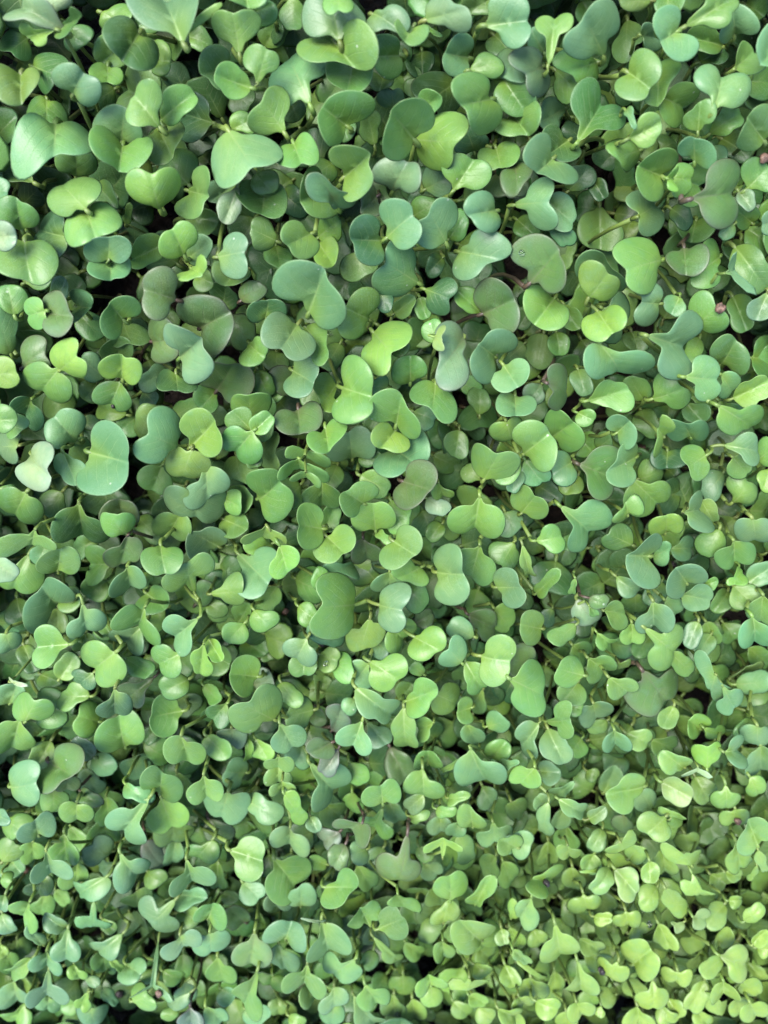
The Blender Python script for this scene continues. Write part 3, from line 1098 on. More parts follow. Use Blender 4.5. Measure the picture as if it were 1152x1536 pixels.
def stem_material():
    m = bpy.data.materials.new('stem')
    m.use_nodes = True
    nt = m.node_tree
    p = nt.nodes['Principled BSDF']
    lc = nd(nt, 'ShaderNodeAttribute', attribute_name='leafcol')
    geo = nd(nt, 'ShaderNodeNewGeometry')
    n1 = nd(nt, 'ShaderNodeTexNoise'); n1.inputs['Scale'].default_value = 400
    nt.links.new(geo.outputs['Position'], n1.inputs['Vector'])
    c = mix_col(nt, math_node(nt, 'MULTIPLY', n1.outputs[0], 0.5), lc.outputs['Color'], mix_col(nt, 1.0, lc.outputs['Color'], (1.5, 1.3, 0.9), 'MULTIPLY'))
    nt.links.new(c, p.inputs['Base Color'])
    p.inputs['Roughness'].default_value = 0.5
    p.inputs['Subsurface Weight'].default_value = 0.15
    p.inputs['Subsurface Radius'].default_value = (0.001, 0.001, 0.0004)
    return m

def plain(name, rgb, rgb2, scale, rough=0.8, bump=0.0, dist=0.001):
    m = bpy.data.materials.new(name)
    m.use_nodes = True
    nt = m.node_tree
    p = nt.nodes['Principled BSDF']
    geo = nd(nt, 'ShaderNodeNewGeometry')
    n1 = nd(nt, 'ShaderNodeTexNoise'); n1.inputs['Scale'].default_value = scale; n1.inputs['Detail'].default_value = 5
    nt.links.new(geo.outputs['Position'], n1.inputs['Vector'])
    nt.links.new(mix_col(nt, ramp01(nt, n1.outputs[0], 0.3, 0.7), rgb, rgb2), p.inputs['Base Color'])
    p.inputs['Roughness'].default_value = rough
    if bump:
        b = nd(nt, 'ShaderNodeBump'); b.inputs['Strength'].default_value = bump; b.inputs['Distance'].default_value = dist
        nt.links.new(n1.outputs[0], b.inputs['Height']); nt.links.new(b.outputs[0], p.inputs['Normal'])
    return m

M_LEAF, M_STEM = leaf_material(), stem_material()
M_SOIL = plain('soil', (0.007, 0.005, 0.004), (0.030, 0.020, 0.013), 320, 0.95, 1.0, 0.003)
M_HUSK = plain('husk', (0.050, 0.028, 0.018), (0.150, 0.085, 0.055), 900, 0.6, 0.4)
M_HUSK_DARK = plain('dark_husk', (0.008, 0.006, 0.006), (0.025, 0.017, 0.014), 900, 0.6, 0.4)

# ---------------------------------------------------------------- kinds of leaf
KIND = {   # base colour, purple amount, words
    'y': ((0.235, 0.385, 0.060), 0.0, 'lime-green'),
    'l': ((0.178, 0.315, 0.066), 0.0, 'light green'),
    'g': ((0.118, 0.240, 0.050), 0.0, 'mid-green'),
    'b': ((0.162, 0.295, 0.140), 0.0, 'blue-green'),
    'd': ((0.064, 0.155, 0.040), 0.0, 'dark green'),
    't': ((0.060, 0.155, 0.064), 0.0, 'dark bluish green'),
    'o': ((0.145, 0.250, 0.074), 0.6, 'olive'),
    'p': ((0.185, 0.305, 0.150), 0.5, 'grey-green'),
    'q': ((0.215, 0.350, 0.135), 0.35, 'pale grey-green'),
    'w': ((0.340, 0.460, 0.270), 0.25, 'whitish'),
    'k': ((0.270, 0.345, 0.120), 0.3, 'cream-brown'),
    'v': ((0.160, 0.215, 0.145), 0.8, 'dull purple'),
}

# ---------------------------------------------------------------- camera rays (used to place each leaf where it grows)
CAM = np.array((0.0, 0.0, CAM_H))
cp, sp = math.cos(PITCH), math.sin(PITCH)
RGT, UP, FWD = np.array((1.0, 0, 0)), np.array((0, cp, -sp)), np.array((0, -sp, -cp))
def ray(px):
    px = np.atleast_2d(px)
    d = FWD + ((px[:, :1] - W / 2) / F) * RGT + ((H / 2 - px[:, 1:2]) / F) * UP
    return d / np.linalg.norm(d, axis=1, keepdims=True)
def unit(v):
    return v / (np.linalg.norm(v) + 1e-12)

# ---------------------------------------------------------------- leaf outline
def smin(a, b, k):
    h = np.clip(0.5 + 0.5 * (b - a) / k, 0, 1)
    return b + (a - b) * h - k * h * (1 - h)

class Leaf:
    """two lobes (centre, radius) and the point where the stalk joins, on a plane of their own"""
    def __init__(s, kind, L1, r1, L2, r2, B, layer):
        s.kind, s.L1, s.L2, s.r1, s.r2, s.layer = kind, np.array(L1, float), np.array(L2, float), r1, r2, layer
        s.M = (s.L1 + s.L2) / 2
        s.rm = (r1 + r2) / 2
        s.d = np.linalg.norm(s.L2 - s.L1)
        s.B = np.array(B, float)
        bv = s.B - s.M
        lb = np.linalg.norm(bv)
        if lb < 0.5 * s.rm:                                   # stalk joins under the blade
            bv = bv / (lb + 1e-6) * 0.5 * s.rm if lb > 1 else np.array((0, -0.5 * s.rm))
        s.bl = np.linalg.norm(bv)
        s.bd = bv / s.bl
        s.C = s.M + s.bd * min(0.18 * s.bl, 0.25 * s.rm)
        s.blunt = rng.uniform(0.0, 1.0)
        s.notch = rng.uniform(0.0, 0.17)
        s.ph = rng.uniform(0, 6.28, 4)
        s.shift = 0.0
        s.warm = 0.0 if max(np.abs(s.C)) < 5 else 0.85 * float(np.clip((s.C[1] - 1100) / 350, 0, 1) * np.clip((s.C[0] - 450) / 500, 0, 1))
    def sdf(s, p):
        a = np.linalg.norm(p - s.L1, axis=1) - s.r1
        b = np.linalg.norm(p - s.L2, axis=1) - s.r2
        ax = s.L2 - s.L1
        t = np.clip(((p - s.L1) @ ax) / (ax @ ax + 1e-9), 0, 1)
        cap = np.linalg.norm(p - s.L1 - t[:, None] * ax, axis=1) - (0.50 + 0.2 * s.blunt) * min(s.r1, s.r2)
        bv = s.bd * s.bl
        t = np.clip(((p - s.M) @ bv) / (bv @ bv + 1e-9), 0, 1)
        cone = np.linalg.norm(p - s.M - t[:, None] * bv, axis=1) - s.rm * (0.66 * (1 - t) ** 0.8 + 0.07)
        k = 0.10 * s.rm
        return smin(smin(smin(a, b, k), cap, k), cone, 0.3 * s.rm)
    def outline(s, n):
        th0 = math.atan2(s.bd[1], s.bd[0])
        th = th0 + np.arange(n) * 2 * math.pi / n
        dr = np.stack((np.cos(th), np.sin(th)), 1)
        T = np.linspace(0.05, 1, 70) * (s.d / 2 + 2.2 * max(s.r1, s.r2) + s.bl)
        pts = s.C + dr[:, None, :] * T[None, :, None]
        v = s.sdf(pts.reshape(-1, 2)).reshape(n, -1)
        ins = v < 0
        ins[:, 0] = True
        last = ins.shape[1] - 1 - np.argmax(ins[:, ::-1], axis=1)
        last = np.minimum(last, ins.shape[1] - 2)
        i = np.arange(n)
        v0, v1 = v[i, last], v[i, last + 1]
        f = np.clip(v0 / (v0 - v1 + 1e-9), 0, 1)
        rho = T[last] + f * (T[last + 1] - T[last])
        rho = 0.25 * np.roll(rho, 1) + 0.5 * rho + 0.25 * np.roll(rho, -1)
        away = np.abs((np.arange(n) / n * 2 * math.pi) - math.pi)      # notch at the tip, between the lobes
        rho *= 1 - s.notch * np.exp(-(away / 0.26) ** 2)
        rho *= 1 + 0.025 * np.sin(2 * th + s.ph[0]) + 0.018 * np.sin(3 * th + s.ph[1]) + 0.012 * np.sin(5 * th + s.ph[2])
        return dr, rho
    # ---- where the blade lies in space
    def place_from_photo(s, Z):
        c = s.C
        d = ray(c)[0]
        t = (Z - CAM[2]) / d[2]
        s.P0 = CAM + d * t
        s.t0 = t
        view = -d
        n = unit(0.55 * np.array((0, 0, 1.0)) + 0.45 * view)
        wide = s.d + s.r1 + s.r2
        tall = s.rm + max(s.rm, min(s.bl, 1.5 * s.rm))
        q = wide / tall / 1.18
        e = c + s.bd * 20
        r2 = ray(e)[0]
        b3 = CAM + r2 * (((s.P0 - CAM) @ view) / (r2 @ view)) - s.P0
        b3 = unit(b3 - n * (b3 @ n))                         # towards the stalk, in the blade
        side = np.cross(n, b3)
        a = math.acos(min(1, 1 / max(q, 1.0))) * 0.9
        a = min(a, math.radians(56))
        n1 = unit(math.cos(a) * n + math.sin(a) * b3)
        n2 = unit(math.cos(a) * n - math.sin(a) * b3)
        n = n1 if (n1[2] - n2[2]) > -0.12 else n2
        n = unit(n + side * rng.normal(0, 0.13) + b3 * rng.normal(0.06, 0.13))
        if n @ view < 0.42:
            n = unit(n + view * 0.5)
        s.N = n
        s.fold = (0.48 if q < 0.85 else 0.30) * rng.uniform(0.2, 2.0) * (1 if rng.random() < 0.75 else -0.7)
        s.finish()
    def place_world(s, P, n, b3, scale):
        """same outline, built in leaf units and laid on any plane"""
        s.P0, s.N, s.b3w, s.sc = P, n, b3, scale
        s.fold = rng.uniform(-0.1, 0.25)
        s.finish()
    def finish(s):
        s.dome = rng.uniform(0.08, 0.28)
        s.bend = rng.uniform(-0.10, 0.30)
        s.curl = rng.normal(-0.03, 0.07)
        s.crease = rng.uniform(0.03, 0.10)
        s.twist = rng.normal(0, 0.13)
    def at(s, p):
        """plane point for photo point p"""
        if hasattr(s, 'b3w'):
            side = np.cross(s.N, s.b3w)
            q = (p - s.C)
            e = np.array((-s.bd[1], s.bd[0]))
            return s.P0 + s.sc * ((q @ s.bd)[:, None] * s.b3w + (q @ e)[:, None] * side)
        d = ray(p)
        P0 = CAM + (s.P0 - CAM) * (1 + s.shift)
        t = ((P0 - CAM) @ s.N) / (d @ s.N)
        return CAM + d * t[:, None]
    def height(s, u, v, frac):
        du = max(0.35, s.d / s.rm / 2)
        au = np.sqrt(u * u + 0.006)
        h = s.fold * au - s.dome * (np.minimum(np.abs(au - du), 1.2)) ** 2 - s.bend * v * v
        h = h + 0.04 * np.sin(2.1 * u + s.ph[3]) * np.sin(1.9 * v + s.ph[0]) - s.crease * np.exp(-(u / 0.2) ** 2) + s.twist * u * v
        return h + frac ** 4 * (0.05 * np.sin(3 * np.arctan2(v, u) + s.ph[1]) + s.curl)
    def surf(s, p, frac=0.0):
        e = np.array((-s.bd[1], s.bd[0]))
        u, v = ((p - s.C) @ e) / s.rm, ((p - s.C) @ s.bd) / s.rm
        return s.at(np.array([p]))[0] + s.N * s.S * s.height(np.array([u]), np.array([v]), frac)[0]
    def build(s, n=36, rings=(0.3, 0.55, 0.76, 0.9, 0.965, 1.0)):
        dr, rho = s.outline(n)
        fr = np.array(rings)
        pts = np.concatenate(([s.C], (s.C + dr[None] * (rho[None, :, None] * fr[:, None, None])).reshape(-1, 2)))
        frac = np.concatenate(([0.0], np.repeat(fr, n)))
        P = s.at(pts)
        e = np.array((-s.bd[1], s.bd[0]))
        u = ((pts - s.C) @ e) / s.rm
        v = ((pts - s.C) @ s.bd) / s.rm
        S = s.sc * s.rm if hasattr(s, 'b3w') else s.rm / F * np.linalg.norm(s.P0 - CAM)
        h = s.height(u, v, frac)
        s.S, s.edge = S, s.C + s.bd * rho[0]
        th = 0.00034
        prof = np.clip(1 - np.maximum(0, (frac - 0.93)) * 9, 0.0, 1)
        prof = np.where(frac > 0.999, 0.0, prof)
        top = P + s.N * (S * h + th / 2 * prof)[:, None]
        m = 1 + n * (len(fr) - 1)
        bot = P[:m] + s.N * (S * h - th / 2 * prof)[:m, None]
        V = np.concatenate((top, bot))
        off = len(top)
        R = len(fr)
        faces = []
        for k in range(n):
            k2 = (k + 1) % n
            faces.append((0, 1 + k, 1 + k2))
            faces.append((off, off + 1 + k2, off + 1 + k))
        for r in range(R - 1):
            for k in range(n):
                k2 = (k + 1) % n
                a, b, c, d = 1 + r * n + k, 1 + (r + 1) * n + k, 1 + (r + 1) * n + k2, 1 + r * n + k2
                faces.append((a, b, c, d))
                if r < R - 2:
                    faces.append((off + a, off + d, off + c, off + b))
                else:
                    faces.append((off + a, off + d, c, b))
        # photo y runs down, so turn the faces if they look away from the blade's own normal
        f0 = faces[0]
        nn = np.cross(V[f0[1]] - V[f0[0]], V[f0[2]] - V[f0[0]])
        if nn @ s.N < 0:
            faces = [tuple(reversed(f)) for f in faces]
        L = s.bl + s.rm
        bb = np.linalg.norm(pts - (s.M + s.bd * s.bl), axis=1) / L
        dat = np.stack((frac, np.abs(u), bb, v), 1)
        dat = np.concatenate((dat, dat[:m]))
        ksel = KIND[s.kind]
        c = (np.array(ksel[0]) * (0.75 if s.kind in 'ylgbdto' else 1) + np.array((0.150, 0.285, 0.100)) * (0.25 if s.kind in 'ylgb' else 0.12 if s.kind in 'dto' else 0)) * s.jit * np.array((0.64, 0.68, 0.54))
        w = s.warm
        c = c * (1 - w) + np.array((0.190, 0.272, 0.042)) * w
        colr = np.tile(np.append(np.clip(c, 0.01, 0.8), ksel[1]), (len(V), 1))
        s.S = S
        return V, faces, dat, colr

def tube(path, radii, sides=6):
    path = np.array(path)
    V, faces = [], []
    ref = np.array((0.31, 0.77, 0.2))
    for i, p in enumerate(path):
        t = unit(path[min(i + 1, len(path) - 1)] - path[max(i - 1, 0)])
        a = unit(np.cross(t, ref)); b = np.cross(t, a)
        for k in range(sides):
            w = 2 * math.pi * k / sides
            V.append(p + radii[i] * (math.cos(w) * a + math.sin(w) * b))
    for i in range(len(path) - 1):
        for k in range(sides):
            k2 = (k + 1) % sides
            faces.append((i * sides + k, i * sides + k2, (i + 1) * sides + k2, (i + 1) * sides + k))
    faces.append(tuple(range(sides))[::-1])
    faces.append(tuple((len(path) - 1) * sides + k for k in range(sides)))
    return np.array(V), faces

def bez(p0, p1, p2, n):
    t = np.linspace(0, 1, n)[:, None]
    return (1 - t) ** 2 * p0 + 2 * t * (1 - t) * p1 + t * t * p2

def make_mesh(name, V, faces, mats, dat=None, colr=None, mat_idx=None):
    me = bpy.data.meshes.new(name)
    me.from_pydata(np.asarray(V).tolist(), [], faces)
    for m in mats:
        me.materials.append(m)
    for nm, arr in (('leafdata', dat), ('leafcol', colr)):
        if arr is not None:
            at = me.attributes.new(nm, 'FLOAT_COLOR', 'POINT')
            at.data.foreach_set('color', np.asarray(arr, dtype=np.float32).ravel())
    if mat_idx is not None:
        me.polygons.foreach_set('material_index', np.asarray(mat_idx, dtype=np.int32))
    me.polygons.foreach_set('use_smooth', np.ones(len(me.polygons), dtype=bool))
    me.update()
    return me

SOIL_Z = -0.092
def stalk_colour(kind, purple):
    return np.array((0.052, 0.038, 0.025)) if purple > 0.55 else np.array(((0.095, 0.150, 0.032)))

class Seedling:
    def __init__(s):
        s.leaves, s.label, s.ref = [], None, None
    def nodes(s):
        """joint of the stalks and the root point"""
        ends = []
        for lf in s.leaves:
            ends.append(lf.surf(lf.edge, 1.0))
        s.ends = ends
        if len(ends) == 1:
            lf = s.leaves[0]
            mid = lf.at(np.array([lf.M]))[0]
            out = unit(ends[0] - mid)
            node = ends[0] + out * lf.S * 0.25 + np.array((0, 0, -0.0045))
        else:
            node = np.mean(ends, axis=0) + np.array((0, 0, -0.0045))
        s.node = node
        dz = node[2] - SOIL_Z                                 # crowded seedlings lean in towards the middle of the bed
        s.root = np.array((node[0] + dz * (2.3 * node[0] + rng.normal(0, 0.16)), node[1] + dz * (2.3 * node[1] + rng.normal(0, 0.16)), SOIL_Z))
    def petiole(s, i):
        lf = s.leaves[i]
        e = s.ends[i]
        inner = lf.surf(lf.C + 0.72 * (lf.edge - lf.C), 0.7) - lf.N * 0.0011
        out = unit(e - inner)
        mid = e + out * np.linalg.norm(s.node - e) * 0.45
        p = np.concatenate(([inner], bez(e, mid, s.node, 5)))
        k = lf.S / 0.008
        r0 = min(0.00062 * k + 0.0003, 0.0011)
        return tube(p, [r0 * 0.25, r0, r0 * 0.95, r0, r0, r0 * 1.05], 6)
    def stem(s, n=7):
        sag = (s.node + s.root) / 2 + np.array((rng.normal(0, 0.006), rng.normal(0, 0.006), 0.004))
        r = min(0.0009, 0.00045 + 0.00045 * np.mean([l.S for l in s.leaves]) / 0.008)
        return tube(bez(s.node + np.array((0, 0, 0.0006)), sag, s.root + np.array((0, 0, -0.002)), n), np.linspace(r, r * 0.95, n), 6)
    def purple(s):
        return max(KIND[l.kind][1] for l in s.leaves)

# ---------------------------------------------------------------- read the survey of the bed
seedlings = []
ox = oy = 0
Z_OF = {-1: 0.004, 0: -0.001, 1: -0.012, 2: -0.030, 3: -0.050}
for line in DATA.strip().splitlines():
    if line.startswith('T'):
        _, ox, oy = line.split(); ox, oy = float(ox), float(oy)
        continue
    line, _, lab = line.partition('#')
    sd = Seedling()
    if lab.strip():
        sd.label, _, sd.ref = (x.strip() for x in lab.strip().partition('|'))
    for k, part in enumerate(line.split('/')):
        f = part.split()
        lay, kind = int(f[0]), f[1]
        v = [float(x) / 2.88 for x in f[2:]]
        o = np.array((ox, oy))
        L1, L2 = o + v[0:2], o + v[3:5]
        lf = Leaf(kind, L1, v[2] * 1.05, L2, v[5] * 1.05, o + np.array(v[6:8]), lay)
        lf.jit = np.clip(1 + rng.normal(0, 0.09) + rng.normal(0, 0.05, 3), 0.7, 1.3)
        lf.place_from_photo(Z_OF[lay] + rng.uniform(-0.002, 0.002))
        sd.leaves.append(lf)
    seedlings.append(sd)

# push lower leaves down until no leaf pokes through one above it
G = 4.0
gw, gh = int(W / G), int(H / G)
deep = np.zeros((gh, gw))
order = sorted(((lf.layer, k, lf) for k, sd in enumerate(seedlings) for lf in sd.leaves), key=lambda x: (x[0], x[1]))
for lay, k, lf in order:
    ext = lf.rm + lf.bl + lf.d
    x0, x1 = max(0, int((lf.C[0] - ext) / G)), min(gw - 1, int((lf.C[0] + ext) / G) + 1)
    y0, y1 = max(0, int((lf.C[1] - ext) / G)), min(gh - 1, int((lf.C[1] + ext) / G) + 1)
    lf.area = 0
    if x1 <= x0 or y1 <= y0:
        continue
    gx, gy = np.meshgrid(np.arange(x0, x1 + 1), np.arange(y0, y1 + 1))
    p = np.stack((gx.ravel() * G, gy.ravel() * G), 1)
    ins = lf.sdf(p) < 1.0
    if not ins.any():
        continue
    p, ix, iy = p[ins], gx.ravel()[ins], gy.ravel()[ins]
    dist = np.linalg.norm(lf.at(p) - CAM, axis=1)
    lf.area = float(np.sum(deep[iy, ix] == 0)) + 0.02 * len(p)
    need = np.max(np.where(deep[iy, ix] > 0, deep[iy, ix] + 0.0016 - dist, -1))
    if need > 0:
        need = min(need, 0.014)
        lf.shift = need / np.mean(dist)
        dist = dist + need
    deep[iy, ix] = np.maximum(deep[iy, ix], dist)
for sd in seedlings:
    sd.area = sum(l.area for l in sd.leaves) + (1e6 if sd.label else 0)
ranked = sorted(seedlings, key=lambda s: -s.area)
named, rest = ranked[:300], ranked[300:]
named.sort(key=lambda s: (s.leaves[0].C[1], s.leaves[0].C[0]))

# ---------------------------------------------------------------- setting
def add(name, me, parent=None, loc=None):
    o = bpy.data.objects.new(name, me)
    col.objects.link(o)
    if loc is not None:
        o.location = loc
    if parent is not None:
        o.parent = parent
    return o

def ground():
    n = 90
    xs, ys = np.linspace(-0.55, 0.55, n), np.linspace(-0.95, 0.5, n)
    X, Y = np.meshgrid(xs, ys)
    Z = SOIL_Z + rng.normal(0, 0.0012, X.shape)
    V = np.stack((X, Y, Z), -1).reshape(-1, 3)
    F_ = [(j * n + i, j * n + i + 1, (j + 1) * n + i + 1, (j + 1) * n + i) for j in range(n - 1) for i in range(n - 1)]
    o = add('soil', make_mesh('soil', V, F_, [M_SOIL]))
    o['kind'] = 'structure'
ground()

# ---------------------------------------------------------------- labels
def size_word(a, lo, hi):
    return 'small' if a < lo else 'large' if a > hi else 'medium'
areas = sorted(math.pi * l.rm ** 2 + l.d * l.rm * 2 for s in named for l in s.leaves)
lo, hi = areas[len(areas) // 3], areas[2 * len(areas) // 3]
ORD = ['nearest', 'second nearest', 'third nearest', 'fourth nearest', 'fifth nearest', 'sixth nearest', 'seventh nearest', 'eighth nearest', 'ninth nearest', 'tenth nearest']
def facts(s):
    s.pos = np.mean([l.C for l in s.leaves], axis=0)
    s.colw = KIND[s.leaves[0].kind][2]
    s.sizew = size_word(max(math.pi * l.rm ** 2 + l.d * l.rm * 2 for l in s.leaves), lo, hi)
for s in seedlings:
    facts(s)
shown = [s for s in seedlings if s.area > 14]
marks = [s for s in named if s.ref]
def sector(dx, dy):
    if abs(dx) >= abs(dy):
        return 'to the right of' if dx > 0 else 'to the left of'
    return 'below' if dy > 0 else 'above'
used = set()
for s in named:
    if s.label:
        continue
    best = None
    for m in marks:
        v = s.pos - m.pos
        sec = sector(*v)
        dist = np.linalg.norm(v)
        same = [t for t in shown if t is not s and t is not m and t.colw == s.colw and sector(*(t.pos - m.pos)) == sec and np.linalg.norm(t.pos - m.pos) < dist]
        rank = len(same)
        score = rank * 60 + dist
        if rank < len(ORD) and (best is None or score < best[0]):
            best = (score, rank, sec, m)
    _, rank, sec, m = best
    for t in (f'{s.sizew} {s.colw} seedling, {ORD[rank]} {s.colw} one {sec} the {m.ref}',
              f'{s.sizew} {s.colw} seedling, {ORD[rank]} of that colour {sec} the {m.ref}',
              f'{s.colw} seedling, {ORD[rank]} {s.colw} one {sec} the {m.ref}',
              f'{ORD[rank]} {s.colw} seedling {sec} the {m.ref}'):
        if len(t.split()) <= 16:
            break
    s.label = t

# ---------------------------------------------------------------- the 300 seedlings that show largest
HI = (44, (0.22, 0.42, 0.55, 0.76, 0.9, 0.965, 1.0))
LO = (18, (0.5, 0.9, 1.0))
def pieces(sd, res):
    out = []
    for i, lf in enumerate(sd.leaves):
        V, F_, D, C = lf.build(*res)
        out.append([V, F_, D, C])
    sd.nodes()
    pur = sd.purple()
    pets = []
    for i, lf in enumerate(sd.leaves):
        PV, PF = sd.petiole(i)
        c = np.append(stalk_colour(lf.kind, KIND[lf.kind][1]) * lf.jit, KIND[lf.kind][1])
        pets.append((PV, PF, np.tile((0.0, 1.0, 0.5, 1.0), (len(PV), 1)), np.tile(c, (len(PV), 1))))
    SV, SF = sd.stem()
    t = np.clip((SV[:, 2] - SOIL_Z) / 0.06, 0, 1)[:, None]
    low = np.array((0.070, 0.048, 0.034)) if rng.random() < 0.55 else np.array((0.085, 0.105, 0.040))
    SC = np.concatenate((t * stalk_colour('', pur) + (1 - t) * low, np.full((len(SV), 1), pur)), 1)
    SD = np.tile((0.0, 1.0, 0.5, 1.0), (len(SV), 1))
    return out, pets, (SV, SF, SD, SC)

for sd in named:
    leaves, pets, (SV, SF, SD, SC) = pieces(sd, HI)
    root = bpy.data.objects.new('seedling', None)
    root.empty_display_size = 0.005
    root.location = sd.root
    col.objects.link(root)
    root['label'] = sd.label
    root['category'] = 'seedling'
    root['group'] = 'microgreen seedlings of the bed'
    for (V, F_, D, C), (PV, PF, PD, PC) in zip(leaves, pets):
        lf = add('leaf', make_mesh('leaf', V - sd.root, F_, [M_LEAF], D, C), root)
        add('petiole', make_mesh('petiole', PV - sd.root, PF, [M_STEM], PD, PC), lf)
    add('stem', make_mesh('stem', SV - sd.root, SF, [M_STEM], SD, SC), root)

# ---------------------------------------------------------------- the other seedlings: small, half hidden, underneath or round about
def wild(x, y, z, size, tilt, kind):
    sd = Seedling()
    a0 = rng.uniform(0, 6.28)
    for k in range(2):
        a = a0 + math.pi * k + rng.normal(0, 0.3)
        lf = Leaf(kind, (-0.62, 0.9), 1.0, (0.62, 0.9), 1.0, (0, -0.5), 2)
        b3 = unit(np.array((-math.cos(a) , -math.sin(a), -math.tan(tilt + rng.normal(0, 0.25)))))
        side = unit(np.cross((0, 0, 1.0), b3))
        n = unit(np.cross(b3, side))
        if n[2] < 0: n = -n
        lf.jit = np.clip(1 + rng.normal(0, 0.1) + rng.normal(0, 0.06, 3), 0.7, 1.3)
        sc = size * rng.uniform(0.8, 1.15)
        lf.place_world(np.array((x, y, z)) - b3 * sc * 1.6, n, b3, sc)
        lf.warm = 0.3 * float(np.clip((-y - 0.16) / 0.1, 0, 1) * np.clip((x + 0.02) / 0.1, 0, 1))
        sd.leaves.append(lf)
    return sd
parts = []
def put(sd, res=LO):
    ls, pets, (SV, SF, SD, SC) = pieces(sd, res)
    for V, F_, D, C in ls:
        parts.append((V, F_, D, C, [0] * len(F_)))
    for V, F_, D, C in pets:
        parts.append((V, F_, D, C, [1] * len(F_)))
    parts.append((SV, SF, SD, SC, [1] * len(SF)))
for sd in rest:
    put(sd, (28, (0.4, 0.7, 0.92, 1.0)))
def in_view(x, y, pad):
    v = np.array((x, y, -0.01)) - CAM
    zc = v @ FWD
    return abs(v @ RGT / zc * F) < W / 2 + pad and abs(v @ UP / zc * F) < H / 2 + pad
kinds = list('yllggggbbbdddtto')
deep_kinds = list('ylggggddddddddd')  # mostly dark leaf colours, painting extra shade into the gaps
step = 0.0118
for y in np.arange(-0.46, 0.20, step):
    for x in np.arange(-0.28, 0.28, step):
        px, py = x + rng.uniform(-0.4, 0.4) * step, y + rng.uniform(-0.4, 0.4) * step
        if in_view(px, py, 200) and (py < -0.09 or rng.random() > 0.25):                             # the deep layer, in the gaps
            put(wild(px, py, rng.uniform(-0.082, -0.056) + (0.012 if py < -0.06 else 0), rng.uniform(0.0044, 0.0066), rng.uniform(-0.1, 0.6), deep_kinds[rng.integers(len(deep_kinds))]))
        if not in_view(px, py, 70):                          # the bed goes on round about
            put(wild(px, py, rng.uniform(-0.034, -0.006), rng.uniform(0.0045, 0.007), rng.uniform(-0.1, 0.5), kinds[rng.integers(len(kinds))]))
Vs, Fs, Ds, Cs, Ms, off = [], [], [], [], [], 0
for V, F_, D, C, mi in parts:
    Vs.append(V); Ds.append(D); Cs.append(C); Ms.extend(mi)
    Fs.extend([tuple(i + off for i in f) for f in F_])
    off += len(V)
under = add('undergrowth', make_mesh('undergrowth', np.concatenate(Vs), Fs, [M_LEAF, M_STEM], np.concatenate(Ds), np.concatenate(Cs), Ms))
under['kind'] = 'stuff'
under['label'] = 'smaller and half hidden green seedlings filling the gaps of the bed'
print('tris', sum(len(f) - 2 for f in Fs))

# ---------------------------------------------------------------- seed husks and drops lying on the leaves
def pebble(r, squash, rough, dent):
    V, faces = [], []
    nu, nv = 14, 8
    ph = rng.uniform(0, 6.28, 3)
    for j in range(nv + 1):
        t = math.pi * j / nv
        for i in range(nu):
            a = 2 * math.pi * i / nu
            k = 1 + rough * (math.sin(3 * a + ph[0]) * math.sin(2 * t) + 0.6 * math.sin(5 * a + ph[1] + 3 * t))
            k -= dent * math.exp(-((a - math.pi) / 0.35) ** 2) * math.sin(t)
            V.append((r * k * math.sin(t) * math.cos(a) * 1.12, r * k * math.sin(t) * math.sin(a), squash * r * k * math.cos(t)))
    for j in range(nv):
        for i in range(nu):
            i2 = (i + 1) % nu
            faces.append((j * nu + i, (j + 1) * nu + i, (j + 1) * nu + i2, j * nu + i2))
    return V, faces
M_DROP = bpy.data.materials.new('water')
M_DROP.use_nodes = True
pb = M_DROP.node_tree.nodes['Principled BSDF']
pb.inputs['Roughness'].default_value = 0.02
pb.inputs['IOR'].default_value = 1.33
pb.inputs['Transmission Weight'].default_value = 1.0
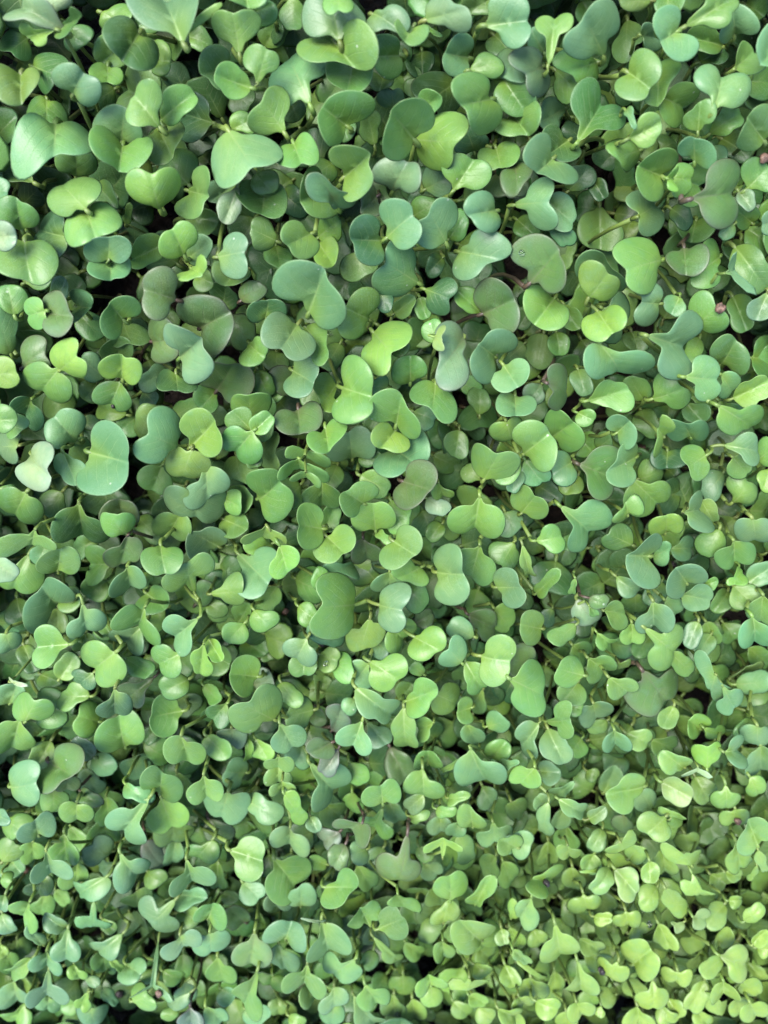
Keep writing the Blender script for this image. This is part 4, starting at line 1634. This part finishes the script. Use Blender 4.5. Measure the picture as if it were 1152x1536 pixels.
HUSKS = [   # photo x, y, radius, dark, label
    (1080, 463, 9, 0, 'brown seed husk stuck to the tip of a light green leaf, upper right'),
    (481, 970, 8, 1, 'dark brown seed husk below the opposite oval pair, middle of the photo'),
    (426, 915, 7, 0, 'small brown husk in a dark gap left of the opposite oval pair'),
    (965, 672, 8, 0, 'brown seed husk beside a narrow lime leaf at the right'),
    (36, 1310, 8, 0, 'pinkish seed husk between blue-green leaves near the lower left edge'),
    (1142, 240, 8, 0, 'reddish brown husk at the right edge near the top'),
    (1008, 846, 7, 1, 'black seed husk beside a two-lobed leaf, right of centre'),
    (179, 1489, 5, 1, 'dark purplish seed near the bottom left'),
    (241, 1487, 6, 0, 'pinkish husk under the edge-on leaf, bottom left'),
    (1107, 1229, 6, 0, 'pinkish husk on the tip of a leaf near the lower right edge'),
    (905, 1454, 5, 1, 'black speck on a lime leaf near the bottom right'),
    (943, 1502, 5, 1, 'black seed below the lime leaf at the bottom right edge'),
    (818, 1327, 5, 1, 'dark speck tucked inside a curved leaf, lower right'),
    (171, 609, 3, 1, 'tiny black speck on a lime leaf at the left'),
]
DROPS = [
    (271, 438, 6, 'large clear water drop hanging at a leaf stalk, upper left'),
    (494, 501, 4, 'clear water drop under the largest pale saddle leaf'),
    (251, 590, 3, 'small water drop in a dark gap at the left'),
    (490, 996, 4, 'water drop on a dark glossy leaf, lower middle'),
    (749, 1296, 4, 'water drop on a stalk, lower right of centre'),
    (972, 1386, 4, 'water drop in the lower right part'),
    (783, 378, 4, 'water drop between pale leaves, upper right'),
    (598, 1520, 4, 'water drop at the bottom edge'),
]
bpy.context.view_layer.update()
dg = bpy.context.evaluated_depsgraph_get()
def on_top(px, r):
    d = Vector(ray(np.array((px,)))[0])
    ok, loc, nor, *_ = scene.ray_cast(dg, Vector(CAM), d)
    if not ok:
        return None
    if nor.dot(d) > 0:
        nor = -nor
    return loc, nor, r / F * (loc - Vector(CAM)).length
for name, items in (('seed_husk', HUSKS), ('water_drop', DROPS)):
    for it in items:
        hit = on_top(it[:2], it[2])
        if hit is None:
            continue
        loc, nor, r = hit
        if name == 'seed_husk':
            V, F_ = pebble(r * (0.75 if it[2] > 5 else 1), 0.7, 0.13, 0.4)
            o = add(name, make_mesh(name, V, F_, [M_HUSK_DARK if it[3] else M_HUSK]), None, loc + nor * r * 0.6)
            o['category'], o['group'] = 'seed husk', 'seed husks on the leaves'
        else:
            V, F_ = pebble(r, 0.75, 0.02, 0.0)
            o = add(name, make_mesh(name, V, F_, [M_DROP]), None, loc + nor * r * 0.55)
            o['category'], o['group'] = 'water drop', 'water drops on the leaves'
        o.rotation_mode = 'QUATERNION'
        o.rotation_quaternion = nor.to_track_quat('Z', 'Y')
        o['label'] = it[-1]
